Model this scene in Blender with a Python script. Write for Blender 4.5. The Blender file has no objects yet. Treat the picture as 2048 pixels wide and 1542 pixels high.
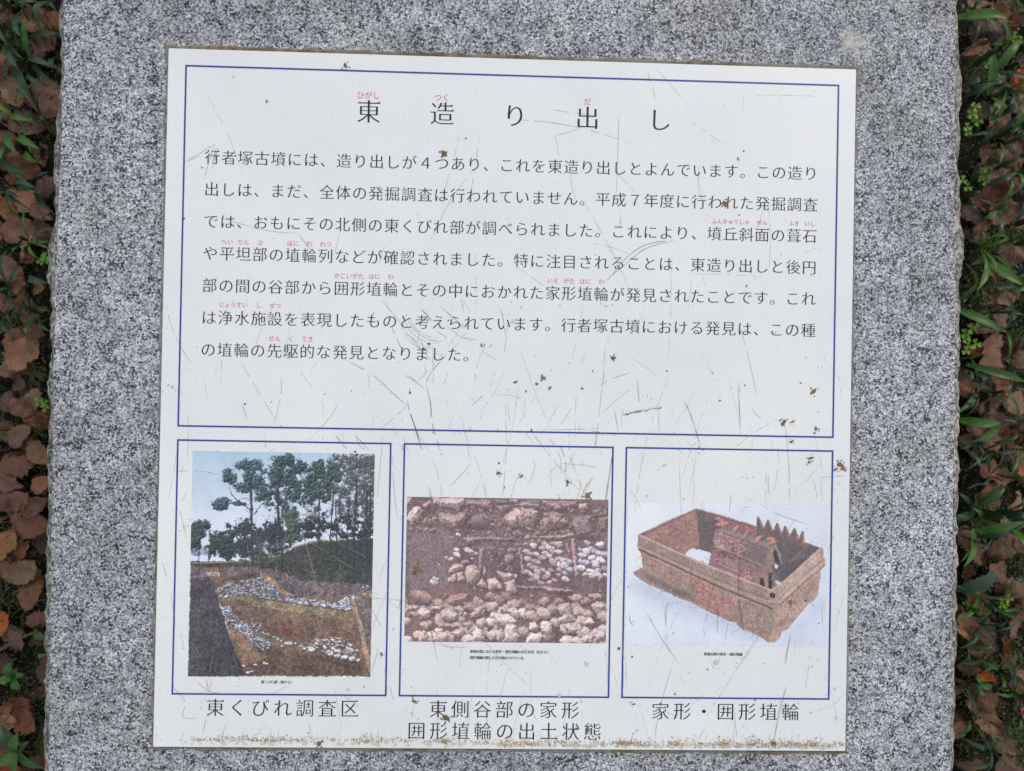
import bpy, bmesh, math, random
import numpy as np
from mathutils import Matrix, Vector
rng = random.Random(7)
SC = bpy.context.scene
COL = SC.collection

# ------------------------------------------------------------------ camera
F_PX, CX, CY = 1540.0, 1024.0, 771.0           # lens in pixels of the 2048 wide photograph
RV = np.array([-0.00665805, 0.02764862, -0.01909016])
TV = np.array([-0.00170297, -0.01510473, -0.66888167])
_th = np.linalg.norm(RV); _k = RV/_th
_K = np.array([[0, -_k[2], _k[1]], [_k[2], 0, -_k[0]], [-_k[1], _k[0], 0]])
RM = np.eye(3)+math.sin(_th)*_K+(1-math.cos(_th))*_K@_K
CAMLOC = -RM.T@TV+np.array([0, 0, 0.0042])    # the pose was fitted to the face of the panel, 4 mm above the stone
cam_d = bpy.data.cameras.new('camera'); cam = bpy.data.objects.new('camera', cam_d); COL.objects.link(cam)
cam_d.sensor_fit = 'HORIZONTAL'; cam_d.sensor_width = 36.0; cam_d.lens = 36.0*F_PX/2048.0
cam_d.clip_start = 0.01; cam_d.clip_end = 500
mw = Matrix.Identity(4)
for i in range(3):
    for j in range(3): mw[i][j] = RM.T[i][j]
    mw[i][3] = CAMLOC[i]
cam.matrix_world = mw
cam_d.dof.use_dof = True; cam_d.dof.focus_distance = 0.669; cam_d.dof.aperture_fstop = 9.0
SC.camera = cam

# ------------------------------------------------------------------ sky, sun, exposure
SUN_EL, SUN_AZ = math.radians(42), math.radians(35)     # azimuth from +y towards +x
world = bpy.data.worlds.new('World'); SC.world = world; world.use_nodes = True
wn = world.node_tree; wn.nodes.clear()
sky = wn.nodes.new('ShaderNodeTexSky'); sky.sky_type = 'NISHITA'; sky.sun_disc = False
sky.sun_elevation = SUN_EL; sky.sun_rotation = SUN_AZ; sky.air_density = 1.0; sky.dust_density = 2.5
tc = wn.nodes.new('ShaderNodeTexCoord')
cn = wn.nodes.new('ShaderNodeTexNoise'); cn.inputs['Scale'].default_value = 3.2; cn.inputs['Detail'].default_value = 5
cn.inputs['Roughness'].default_value = 0.5
cr = wn.nodes.new('ShaderNodeMapRange'); cr.inputs['From Min'].default_value = 0.38; cr.inputs['From Max'].default_value = 0.66
cr.inputs['To Min'].default_value = 0.12; cr.inputs['To Max'].default_value = 1.0
mx = wn.nodes.new('ShaderNodeMixRGB'); mx.inputs['Color2'].default_value = (7.2, 7.35, 7.6, 1)   # cloud layer
bg = wn.nodes.new('ShaderNodeBackground'); bg.inputs['Strength'].default_value = 0.115
wo = wn.nodes.new('ShaderNodeOutputWorld')
L = wn.links
L.new(tc.outputs['Generated'], cn.inputs['Vector']); L.new(cn.outputs['Fac'], cr.inputs['Value'])
L.new(cr.outputs['Result'], mx.inputs['Fac']); L.new(sky.outputs['Color'], mx.inputs['Color1'])
L.new(mx.outputs['Color'], bg.inputs['Color']); L.new(bg.outputs['Background'], wo.inputs['Surface'])
sun_d = bpy.data.lights.new('sun', 'SUN'); sun_d.energy = 0.8; sun_d.angle = math.radians(22); sun_d.color = (1.0, 0.96, 0.9)
sun = bpy.data.objects.new('sun', sun_d); COL.objects.link(sun)
sd = Vector((math.cos(SUN_EL)*math.sin(SUN_AZ), math.cos(SUN_EL)*math.cos(SUN_AZ), math.sin(SUN_EL)))
sun.rotation_euler = sd.to_track_quat('Z', 'Y').to_euler()
vs = SC.view_settings; vs.view_transform = 'Standard'; vs.look = 'None'; vs.gamma = 1.0; vs.use_curve_mapping = False
vs.exposure = 0.22
SC.cycles.use_denoising = False
SC.cycles.max_bounces = 6

# ------------------------------------------------------------------ helpers
def ray_at(px, py, z=0.0):
    """world point at height z seen at that point of the photograph"""
    d = RM.T@np.array([(px-CX)/F_PX, -(py-CY)/F_PX, -1.0])
    s = (z-CAMLOC[2])/d[2]
    return CAMLOC+s*d
def lin(c):
    c = c/255.0
    return c/12.92 if c <= 0.04045 else ((c+0.055)/1.055)**2.4
def rgb(r, g, b): return (lin(r), lin(g), lin(b), 1)
def tag(o, label=None, cat=None, group=None, kind=None):
    if label: o['label'] = label
    if cat: o['category'] = cat
    if group: o['group'] = group
    if kind: o['kind'] = kind
    return o
def link(name, me, parent=None, mat=None):
    o = bpy.data.objects.new(name, me); COL.objects.link(o)
    if parent is not None: o.parent = parent
    if mat is not None and len(me.materials) == 0: me.materials.append(mat)
    return o
def mesh(name, v, f, mat=None, parent=None, smooth=False):
    me = bpy.data.meshes.new(name); me.from_pydata([tuple(p) for p in v], [], [tuple(q) for q in f]); me.update()
    if smooth: me.polygons.foreach_set('use_smooth', [True]*len(me.polygons))
    return link(name, me, parent, mat)
class NT:
    """short hand for a material's node tree"""
    def __init__(s, name, rough=0.6, spec=0.5):
        s.m = bpy.data.materials.new(name); s.m.use_nodes = True
        s.t = s.m.node_tree; s.t.nodes.clear()
        s.out = s.t.nodes.new('ShaderNodeOutputMaterial'); s.b = s.t.nodes.new('ShaderNodeBsdfPrincipled')
        s.t.links.new(s.b.outputs[0], s.out.inputs['Surface'])
        s.b.inputs['Roughness'].default_value = rough; s.b.inputs['Specular IOR Level'].default_value = spec
    def n(s, typ, **kw):
        nd = s.t.nodes.new(typ)
        for k, v in kw.items():
            if k.startswith('i_'):
                nd.inputs[k[2:].replace('_', ' ')].default_value = v
            else: setattr(nd, k, v)
        return nd
    def l(s, a, b): s.t.links.new(a, b)
    def coord(s, kind='Object'): return s.n('ShaderNodeTexCoord').outputs[kind]
    def noise(s, vec, scale, detail=3, rough=0.5, out='Fac', dist=0.0):
        nd = s.n('ShaderNodeTexNoise', i_Scale=scale, i_Detail=detail, i_Roughness=rough, i_Distortion=dist); s.l(vec, nd.inputs['Vector'])
        return nd.outputs[out]
    def ramp(s, fac, stops, interp='LINEAR'):
        nd = s.n('ShaderNodeValToRGB'); nd.color_ramp.interpolation = interp
        e = nd.color_ramp.elements
        while len(e) < len(stops): e.new(0.5)
        for i, (p, c) in enumerate(stops):
            e[i].position = p; e[i].color = c if len(c) == 4 else (*c, 1)
        s.l(fac, nd.inputs[0]); return nd.outputs['Color']
    def mix(s, fac, a, b, blend='MIX'):
        nd = s.n('ShaderNodeMixRGB', blend_type=blend)
        for k, v in ((0, fac), (1, a), (2, b)):
            if isinstance(v, (int, float)): nd.inputs[k].default_value = v
            elif isinstance(v, tuple): nd.inputs[k].default_value = v
            else: s.l(v, nd.inputs[k])
        return nd.outputs[0]
    def bump(s, h, strength, dist):
        nd = s.n('ShaderNodeBump', i_Strength=strength, i_Distance=dist); s.l(h, nd.inputs['Height'])
        s.l(nd.outputs[0], s.b.inputs['Normal']); return nd
    def col(s, c):
        if isinstance(c, tuple): s.b.inputs['Base Color'].default_value = c
        else: s.l(c, s.b.inputs['Base Color'])
        return s
def g4(v): return (v, v, v, 1)

# ------------------------------------------------------------------ materials
def mat_granite():
    t = NT('granite', 0.62, 0.4); co = t.coord()
    warp = t.noise(co, 520, 2, out='Color')
    wv = t.n('ShaderNodeVectorMath', operation='MULTIPLY_ADD'); t.l(warp, wv.inputs[0])
    wv.inputs[1].default_value = (0.0015,)*3; t.l(co, wv.inputs[2]); wc = wv.outputs[0]
    # feldspar and quartz grains
    v1 = t.n('ShaderNodeTexVoronoi', i_Scale=720.0, feature='F1'); t.l(wc, v1.inputs['Vector'])
    sep = t.n('ShaderNodeSeparateColor'); t.l(v1.outputs['Color'], sep.inputs[0])
    base = t.ramp(sep.outputs[0], [(0.0, rgb(104, 109, 119)), (0.28, rgb(134, 139, 149)), (0.5, rgb(174, 177, 182)), (0.75, rgb(193, 195, 199)), (1.0, rgb(220, 221, 221))])
    v2 = t.n('ShaderNodeTexVoronoi', i_Scale=250.0, feature='F1'); t.l(wc, v2.inputs['Vector']); s2 = t.n('ShaderNodeSeparateColor'); t.l(v2.outputs['Color'], s2.inputs[0])
    w2 = t.ramp(s2.outputs[1], [(0.0, g4(0.72)), (0.30, g4(0.98)), (1.0, g4(1.10))]); base = t.mix(1.0, base, w2, 'MULTIPLY'); base = t.mix(0.10, base, rgb(160, 163, 166))
    # dark mica in clusters
    n1 = t.noise(wc, 520, 2, 0.55); n2 = t.noise(co, 85, 3, 0.6)
    ad = t.n('ShaderNodeMath', operation='MULTIPLY_ADD'); t.l(n2, ad.inputs[0]); ad.inputs[1].default_value = 0.50; t.l(n1, ad.inputs[2])
    dk = t.ramp(ad.outputs[0], [(0.785, g4(0)), (0.86, g4(1))])
    c = t.mix(dk, base, rgb(46, 50, 56))
    n3 = t.noise(wc, 820, 1, 0.5)
    dk2 = t.ramp(n3, [(0.59, g4(0)), (0.68, g4(0.8))]); c = t.mix(dk2, c, rgb(80, 84, 90))
    # broad weathering: warm cream patches and darker, dirtier ones
    n4 = t.noise(co, 9, 4, 0.6); w = t.ramp(n4, [(0.42, g4(0)), (0.72, g4(0.40))]); c = t.mix(w, c, rgb(210, 198, 178), 'MULTIPLY')
    n5 = t.noise(co, 26, 4, 0.6); w5 = t.ramp(n5, [(0.33, g4(0.82)), (0.66, g4(1.12))]); c = t.mix(1.0, c, w5, 'MULTIPLY')
    n6 = t.noise(co, 4.0, 2, 0.5); w6 = t.ramp(n6, [(0.35, g4(0.86)), (0.62, g4(1.12))]); c = t.mix(1.0, c, w6, 'MULTIPLY')
    # rubbed spots and mineral stains
    n7 = t.noise(co, 55, 3, 0.6); w7 = t.ramp(n7, [(0.64, g4(0)), (0.74, g4(0.22))]); c = t.mix(w7, c, rgb(200, 192, 176))
    n8 = t.noise(co, 38, 4, 0.65); w8 = t.ramp(n8, [(0.66, g4(0)), (0.76, g4(0.5))]); c = t.mix(w8, c, rgb(92, 92, 94))
    pp = ray_at(1702, 84)
    ds = t.n('ShaderNodeVectorMath', operation='DISTANCE'); nz = t.noise(co, 90, 3, 0.6, out='Color'); mv = t.n('ShaderNodeVectorMath', operation='MULTIPLY_ADD'); t.l(nz, mv.inputs[0]); mv.inputs[1].default_value = (0.016,)*3; t.l(co, mv.inputs[2]); t.l(mv.outputs[0], ds.inputs[0])
    ds.inputs[1].default_value = (pp[0]+0.008, pp[1]+0.008, 0.008); wp = t.ramp(ds.outputs['Value'], [(0.003, g4(0.6)), (0.014, g4(0))]); c = t.mix(wp, c, rgb(214, 208, 192))
    t.col(c)
    bn = t.noise(co, 600, 3, 0.6); t.bump(bn, 0.35, 0.0006)
    return t.m
def mat_granite_rough():
    t = NT('rough_granite', 0.8, 0.3); co = t.coord()
    v1 = t.n('ShaderNodeTexVoronoi', i_Scale=380.0); t.l(co, v1.inputs['Vector'])
    sep = t.n('ShaderNodeSeparateColor'); t.l(v1.outputs['Color'], sep.inputs[0])
    base = t.ramp(sep.outputs[0], [(0, rgb(70, 72, 78)), (0.35, rgb(128, 126, 122)), (0.7, rgb(178, 172, 160)), (1, rgb(205, 200, 188))])
    n = t.noise(co, 60, 4, 0.6); w = t.ramp(n, [(0.35, g4(0.45)), (0.62, g4(1.0))]); t.col(t.mix(1.0, base, w, 'MULTIPLY'))
    bn = t.noise(co, 260, 4, 0.65); t.bump(bn, 0.8, 0.002)
    return t.m
def mat_panel():
    t = NT('white_enamel', 0.25, 0.5); t.b.inputs['Coat Weight'].default_value = 1.0; t.b.inputs['Coat Roughness'].default_value = 0.06; t.b.inputs['Coat IOR'].default_value = 1.6; co = t.coord()
    a = t.noise(co, 7, 4, 0.6); c = t.ramp(a, [(0.3, rgb(222, 225, 224)), (0.7, rgb(232, 233, 229))])
    b = t.noise(co, 900, 2, 0.6); w = t.ramp(b, [(0.70, g4(0)), (0.80, g4(0.35))]); c = t.mix(w, c, rgb(150, 140, 125))
    mp = t.n('ShaderNodeMapping'); t.l(co, mp.inputs[0]); mp.inputs['Scale'].default_value = (1.0, 0.05, 1)
    s = t.noise(mp.outputs[0], 900, 2, 0.5); w = t.ramp(s, [(0.3, g4(0.985)), (0.7, g4(1.015))]); c = t.mix(1.0, c, w, 'MULTIPLY')
    t.col(c)
    r = t.noise(co, 5, 4, 0.6); rr = t.n('ShaderNodeMapRange'); t.l(r, rr.inputs[0]); rr.inputs[3].default_value = 0.14; rr.inputs[4].default_value = 0.34
    t.l(rr.outputs[0], t.b.inputs['Roughness'])
    return t.m
def mat_flat(name, c, rough=0.3, spec=0.45):
    t = NT(name, rough, spec); co = t.coord(); n = t.noise(co, 160, 3, 0.6)
    w = t.ramp(n, [(0.3, g4(0.93)), (0.7, g4(1.07))]); t.col(t.mix(1.0, c, w, 'MULTIPLY')); return t.m
def mat_ink(name, c):
    t = NT(name, 0.3, 0.45); co = t.coord(); n = t.noise(co, 330, 4, 0.7)
    w = t.ramp(n, [(0.66, g4(0)), (0.82, g4(0.3))]); t.col(t.mix(w, c, rgb(150, 155, 165))); return t.m
def mat_sealant():
    t = NT('sealant', 0.85, 0.2); co = t.coord()
    n = t.noise(co, 130, 4, 0.65); c = t.ramp(n, [(0.25, rgb(62, 54, 44)), (0.5, rgb(118, 104, 84)), (0.75, rgb(160, 148, 128))])
    n2 = t.noise(co, 14, 2, 0.5); w = t.ramp(n2, [(0.4, g4(0)), (0.6, g4(0.55))]); c = t.mix(w, c, rgb(150, 150, 148)); t.col(c)
    t.bump(t.noise(co, 700, 3, 0.6), 0.6, 0.001); return t.m
def mat_sealant_grey():
    t = NT('grey_sealant', 0.85, 0.2); co = t.coord()
    n = t.noise(co, 150, 4, 0.65); c = t.ramp(n, [(0.25, rgb(84, 82, 78)), (0.5, rgb(138, 134, 126)), (0.75, rgb(172, 168, 160))]); t.col(c); t.bump(t.noise(co, 700, 3, 0.6), 0.6, 0.001); return t.m
def mat_soil():
    t = NT('soil', 0.95, 0.2); co = t.coord()
    n = t.noise(co, 30, 5, 0.65); c = t.ramp(n, [(0.3, rgb(10, 8, 6)), (0.55, rgb(24, 19, 14)), (0.8, rgb(48, 38, 30))])
    m = t.noise(co, 7, 3, 0.6); w = t.ramp(m, [(0.5, g4(0)), (0.62, g4(0.75))]); mg = t.ramp(t.noise(co, 90, 4, 0.6), [(0.3, rgb(16, 20, 8)), (0.7, rgb(46, 54, 22))])
    t.col(t.mix(w, c, mg)); t.bump(t.noise(co, 220, 5, 0.7), 1.0, 0.006); return t.m
def mat_leaf():
    t = NT('dead_leaf', 0.55, 0.35); oi = t.n('ShaderNodeObjectInfo'); uv = t.coord('UV')
    c0 = t.ramp(oi.outputs['Random'], [(0.0, rgb(92, 65, 49)), (0.16, rgb(132, 98, 78)), (0.32, rgb(86, 64, 54)), (0.48, rgb(144, 114, 90)), (0.62, rgb(104, 66, 46)),
                                       (0.76, rgb(116, 86, 70)), (0.88, rgb(140, 102, 68)), (0.96, rgb(66, 48, 40))])
    c0 = t.mix(1.0, c0, oi.outputs['Color'], 'MULTIPLY')
    co = t.coord(); n = t.noise(co, 120, 4, 0.6); w = t.ramp(n, [(0.28, g4(0.45)), (0.5, g4(0.95)), (0.72, g4(1.3))]); c = t.mix(1.0, c0, w, 'MULTIPLY')
    sp = t.ramp(t.noise(co, 420, 3, 0.7), [(0.62, g4(0)), (0.70, g4(0.6))]); c = t.mix(sp, c, rgb(40, 30, 24))
    # side veins and midrib from the leaf's own uv
    sx = t.n('ShaderNodeSeparateXYZ'); t.l(uv, sx.inputs[0])
    ab = t.n('ShaderNodeMath', operation='ABSOLUTE'); sb = t.n('ShaderNodeMath', operation='SUBTRACT'); t.l(sx.outputs[1], sb.inputs[0]); sb.inputs[1].default_value = 0.5; t.l(sb.outputs[0], ab.inputs[0])
    k = t.n('ShaderNodeMath', operation='MULTIPLY_ADD'); t.l(ab.outputs[0], k.inputs[0]); k.inputs[1].default_value = -0.5; t.l(sx.outputs[0], k.inputs[2])
    s = t.n('ShaderNodeMath', operation='MULTIPLY'); t.l(k.outputs[0], s.inputs[0]); s.inputs[1].default_value = 62.0
    si = t.n('ShaderNodeMath', operation='SINE'); t.l(s.outputs[0], si.inputs[0])
    vw = t.ramp(si.outputs[0], [(0.86, g4(0)), (0.98, g4(0.35))]); c = t.mix(vw, c, rgb(120, 96, 78))
    mid = t.ramp(ab.outputs[0], [(0.012, g4(0.5)), (0.03, g4(0))]); c = t.mix(mid, c, rgb(118, 94, 74))
    t.col(c); t.bump(si.outputs[0], 0.25, 0.001)
    return t.m
def mat_green(name, a, b, rough=0.4):
    t = NT(name, rough, 0.4); oi = t.n('ShaderNodeObjectInfo'); co = t.coord()
    c = t.ramp(oi.outputs['Random'], [(0, a), (1, b)]); n = t.noise(co, 60, 3, 0.6)
    w = t.ramp(n, [(0.3, g4(0.7)), (0.7, g4(1.2))]); t.col(t.mix(1.0, c, w, 'MULTIPLY'))
    return t.m
def mat_varied(name, a, b, scale=40, rough=0.7):
    t = NT(name, rough, 0.3); co = t.coord(); t.col(t.ramp(t.noise(co, scale, 4, 0.7), [(0.3, a), (0.7, b)])); return t.m
M_SEALG = mat_sealant_grey()
M_GRAN, M_ROUGH, M_PANEL, M_SEAL, M_SOIL, M_LEAF = mat_granite(), mat_granite_rough(), mat_panel(), mat_sealant(), mat_soil(), mat_leaf()
M_INK = mat_ink('black_ink', rgb(34, 38, 52)); M_TITLE = mat_ink('title_ink', rgb(26, 27, 36)); M_BLUE = mat_ink('blue_ink', rgb(50, 66, 144)); M_RED = mat_ink('red_ink', rgb(226, 104, 124))
M_SCR = mat_flat('scratch_dark', rgb(104, 90, 74)); M_SCR2 = mat_flat('scratch_mid', rgb(146, 138, 126)); M_SCR3 = mat_flat('scratch_faint', rgb(184, 182, 176))
M_DIRT = mat_flat('dried_dirt', rgb(104, 90, 62), 0.9); M_RUST = mat_flat('rusty_dirt', rgb(128, 102, 74), 0.9)
M_BLADE = mat_green('blade_green', rgb(22, 42, 18), rgb(40, 66, 26)); M_BLUEBLADE = mat_green('grey_green_blade', rgb(36, 60, 44), rgb(48, 74, 54))
M_BRIGHT = mat_green('bright_green', rgb(46, 82, 26), rgb(66, 104, 30)); M_LIME = mat_green('lime_green', rgb(84, 124, 24), rgb(98, 140, 30)); M_MOSS = mat_varied('moss', rgb(30, 42, 14), rgb(70, 84, 30), 60)
M_SEED = mat_varied('seed', rgb(84, 84, 54), rgb(128, 124, 88), 200); M_TWIG = mat_varied('twig_bark', rgb(46, 38, 34), rgb(104, 94, 84), 200)

# ------------------------------------------------------------------ ground
GZ = -0.655
_g = np.random.RandomState(3)
_ph = _g.rand(14, 4)
def gh(x, y):
    z = 0.0
    for i in range(14):
        k = 5+i*4.2; a = _ph[i, 0]*6.28
        z = z+math.sin(k*(math.cos(a)*x+math.sin(a)*y)+_ph[i, 1]*6.28)*0.011/(1+i*0.55)
    return GZ+z
far = np.array([2.2, 3, 5, 9, 18, 40, 90])
xs = np.concatenate([-far[::-1], np.arange(-1.5, 1.5001, 0.015), far]); ys = np.concatenate([-far[::-1], np.arange(-1.3, 1.3001, 0.015), far])
V = [(x, y, gh(x, y)+(_g.rand()-0.5)*0.005) for y in ys for x in xs]; nx = len(xs)
FQ = [(j*nx+i, j*nx+i+1, (j+1)*nx+i+1, (j+1)*nx+i) for j in range(len(ys)-1) for i in range(nx-1)]
ground = mesh('ground', V, FQ, M_SOIL, smooth=True); tag(ground, 'dark brown forest soil with patches of moss', kind='structure')

# ------------------------------------------------------------------ granite slab
LEFT = [(124, 0), (120, 60), (122, 110), (124, 150), (118, 200), (114, 240), (110, 280), (109, 330), (110, 400), (110, 440), (104, 465), (98, 490), (97, 520), (97, 560), (101, 590), (103, 620),
        (103, 700), (100, 780), (98, 850), (97, 950), (95, 1050), (92, 1130), (94, 1200), (93, 1300), (89, 1380), (87, 1450), (90, 1542)]
RIGHT = [(1912, 0), (1914, 50), (1919, 90), (1922, 170), (1920, 230), (1921, 300), (1918, 330), (1920, 400), (1922, 500), (1923, 530), (1917, 560), (1917, 640), (1918, 720), (1917, 790), (1920, 800),
         (1916, 830), (1916, 900), (1914, 1000), (1913, 1100), (1912, 1250), (1911, 1300), (1910, 1400), (1907, 1440), (1906, 1542)]
INL = [(129, 0), (127, 150), (122, 300), (117, 420), (109, 600), (106, 900), (102, 1150), (99, 1350), (98, 1542)]
INR = [(1910, 0), (1910, 120), (1909, 300), (1909, 560), (1909, 800), (1907, 950), (1904, 1200), (1901, 1400), (1900, 1542)]
def curve_at(pts, z):
    w = np.array([ray_at(a, b, z)[:2] for a, b in pts]); o = np.argsort(w[:, 1]); return w[o, 1], w[o, 0]
YT, YB = 0.47, -0.49
def side_loops():
    lo_y, lo_x = curve_at(LEFT, -0.010); li_y, li_x = curve_at(INL, 0); ro_y, ro_x = curve_at(RIGHT, -0.010); ri_y, ri_x = curve_at(INR, 0)
    yy = np.arange(YB, YT+1e-6, 0.004); n = len(yy); gg = np.random.RandomState(5)
    def jit(a, s=3):
        r = gg.randn(n); r = np.convolve(r, np.ones(s)/s, 'same'); return r*a
    li = np.interp(yy, li_y, li_x)+jit(0.0005); ri = np.interp(yy, ri_y, ri_x)+jit(0.0005)
    lo = np.minimum(np.interp(yy, lo_y, lo_x)+jit(0.0012), li-0.001); ro = np.maximum(np.interp(yy, ro_y, ro_x)+jit(0.0012), ri+0.001)
    for arr, sg in ((lo, -1), (ro, 1)):
        for c0 in np.cumsum(gg.rand(40)*0.05): arr += sg*(gg.rand()*0.0022-0.0006)*np.exp(-((yy-YB-c0)/(0.003+gg.rand()*0.008))**2)
    lo = np.minimum(lo, li-0.0008); ro = np.maximum(ro, ri+0.0008)
    loops = []
    prof = [(0.0, 0.0, 0), (0.45, -0.0035, 1), (1.0, -0.010, 1), (0.9, -0.03, 2), (0.4, -0.08, 3), (0.8, -0.14, 3), (0.2, -0.24, 3), (0.7, -0.36, 3), (0.5, -0.5, 3), (0.7, -0.72, 3)]
    for k, (f, z, rgh) in enumerate(prof):
        a = 0.0007*rgh
        L_ = li+(lo-li)*f+jit(a, 5); R_ = ri+(ro-ri)*f+jit(a, 5)
        pts = [(L_[i], yy[i], z+(jit(1)[0]*0 if k == 0 else gg.randn()*0.0004*rgh)) for i in range(n)]
        w = [(L_[-1]+(R_[-1]-L_[-1])*t, YT+0.006*f+gg.randn()*a, z) for t in np.linspace(0, 1, 150)[1:-1]]
        pts += w
        pts += [(R_[i], yy[i], z+(0 if k == 0 else gg.randn()*0.0004*rgh)) for i in range(n-1, -1, -1)]
        pts += [(R_[0]+(L_[0]-R_[0])*t, YB-0.006*f+gg.randn()*a, z) for t in np.linspace(0, 1, 150)[1:-1]]
        loops.append(pts)
    return loops
loops = side_loops(); N = len(loops[0])
slab = bpy.data.objects.new('granite_pedestal', None); slab.location = (0, 0, 0); COL.objects.link(slab)
tag(slab, 'speckled grey granite pedestal with rough chipped sides under the white board', 'pedestal')
bm = bmesh.new(); vt = [bm.verts.new(p) for p in loops[0]]; bm.faces.new(vt); bmesh.ops.triangulate(bm, faces=bm.faces[:])
bmesh.ops.recalc_face_normals(bm, faces=bm.faces[:])
me = bpy.data.meshes.new('stone_top'); bm.to_mesh(me); bm.free()
if me.polygons[0].normal.z < 0: me.flip_normals()
link('stone_top', me, slab, M_GRAN)
V = [p for lp in loops for p in lp]
FQ = [(k*N+i, k*N+(i+1) % N, (k+1)*N+(i+1) % N, (k+1)*N+i) for k in range(len(loops)-1) for i in range(N)]
mesh('chipped_side', V, FQ, M_ROUGH, slab)

# ------------------------------------------------------------------ the board
BT = 0.0040                                   # top of the panel above the stone
board = bpy.data.objects.new('information_board', None); COL.objects.link(board); board.location = (0, 0, 0)
tag(board, 'scratched white square information board with Japanese text and three printed photographs', 'information board')
def box(name, x0, x1, y0, y1, z0, z1, mat, parent, bevel=0.0):
    bm = bmesh.new()
    bmesh.ops.create_cube(bm, size=1.0, matrix=Matrix.Translation(((x0+x1)/2, (y0+y1)/2, (z0+z1)/2))@Matrix.Diagonal((x1-x0, y1-y0, z1-z0, 1)))
    if bevel: bmesh.ops.bevel(bm, geom=bm.edges[:], offset=bevel, segments=2, affect='EDGES')
    me = bpy.data.meshes.new(name); bm.to_mesh(me); bm.free(); return link(name, me, parent, mat)
box('panel', -0.3, 0.3, -0.3, 0.3, 0.0008, BT, M_PANEL, board, 0.0005)
# bead of dirty sealant round the panel
def bead():
    gg = np.random.RandomState(11); P = []
    side = np.linspace(-1, 1, 260)
    ring = [(s*0.3, 0.3, 0, 1) for s in side]+[(0.3, -s*0.3, 1, 0) for s in side[1:]]+[(-s*0.3, -0.3, 0, -1) for s in side[1:]]+[(-0.3, s*0.3, -1, 0) for s in side[1:-1]]
    n = len(ring); w = np.convolve(np.tile(gg.randn(n), 3), np.ones(5)/5, 'same')[n:2*n]
    V = []
    for i, (x, y, dx, dy) in enumerate(ring):
        base = 0.0046 if dy == 1 else (0.0040 if dy == -1 else 0.0032)
        wd = max(0.0012, base+0.0013*w[i])
        cxn, cyn = dx, dy
        if abs(abs(x)-0.3) < 1e-6 and abs(abs(y)-0.3) < 1e-6: cxn, cyn = math.copysign(1, x), math.copysign(1, y)
        V += [(x-cxn*0.0003, y-cyn*0.0003, 0.0006), (x+cxn*wd*0.18, y+cyn*wd*0.18, 0.0007), (x+cxn*wd*0.6, y+cyn*wd*0.6, 0.0018+abs(w[i])*0.0004), (x+cxn*wd, y+cyn*wd, 0.00015)]
    F = []
    for i in range(n):
        a = i*4; b = ((i+1) % n)*4
        for k in range(3): F.append((a+k, b+k, b+k+1, a+k+1))
    o = mesh('sealant_bead', V, F, M_SEAL, board, smooth=True); o.data.materials.append(M_SEALG)
    for p in o.data.polygons:
        if abs(p.center.x) > 0.2995 and abs(p.center.y) < 0.2995: p.material_index = 1
bead()
Z1 = BT+0.00012; Z2 = BT+0.00024; Z3 = BT+0.00036; Z4 = BT+0.0005
def frame(x0, x1, y0, y1, w=0.0014):
    h = w/2; V = [(x0-h, y0-h, Z2), (x1+h, y0-h, Z2), (x1+h, y1+h, Z2), (x0-h, y1+h, Z2), (x0+h, y0+h, Z2), (x1-h, y0+h, Z2), (x1-h, y1-h, Z2), (x0+h, y1-h, Z2)]
    mesh('printed_border', V, [(0, 1, 5, 4), (1, 2, 6, 5), (2, 3, 7, 6), (3, 0, 4, 7)], M_BLUE, board)
frame(-0.28448, 0.28433, -0.02491, 0.28515)
frame(-0.28448, -0.10247, -0.25434, -0.0371); frame(-0.09063, 0.0905, -0.25434, -0.0371); frame(0.1023, 0.28433, -0.25434, -0.0371)

# ------------------------------------------------------------------ lettering, thinned like a mincho face
_tc = bpy.data.curves.new('type_source', 'FONT'); _tc.size = 1.0
_to = bpy.data.objects.new('type_source', _tc); COL.objects.link(_to); _glyph = {}
def glyph(ch):
    if ch in _glyph: return _glyph[ch]
    _tc.body = ch; bpy.context.view_layer.update()
    c = _to.to_curve(bpy.context.evaluated_depsgraph_get()); out = []
    for s in c.splines:
        if s.type == 'BEZIER':
            pts = []; bp = s.bezier_points; n = len(bp)
            for i in range(n):
                a, b = bp[i], bp[(i+1) % n]
                p0, p1, p2, p3 = [np.array(v[:2]) for v in (a.co, a.handle_right, b.handle_left, b.co)]
                ln = np.linalg.norm(p3-p0)
                dev = abs(np.cross(p1-p0, p3-p0))+abs(np.cross(p2-p0, p3-p0))
                m = 1 if dev < 1e-4*max(ln, 0.01) or ln < 1e-5 else (4 if ln > 0.12 else 3)
                for q in range(m):
                    t = q/m; pts.append((1-t)**3*p0+3*(1-t)**2*t*p1+3*(1-t)*t*t*p2+t**3*p3)
        else: pts = [np.array(p.co[:2]) for p in s.points]
        cl = []
        for p in pts:
            if not cl or np.linalg.norm(p-cl[-1]) > 1e-3: cl.append(p)
        if len(cl) > 2 and np.linalg.norm(cl[0]-cl[-1]) < 1e-3: cl.pop()
        if len(cl) > 2: out.append(np.array(cl))
    _to.to_curve_clear(); _glyph[ch] = out; return out
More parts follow.
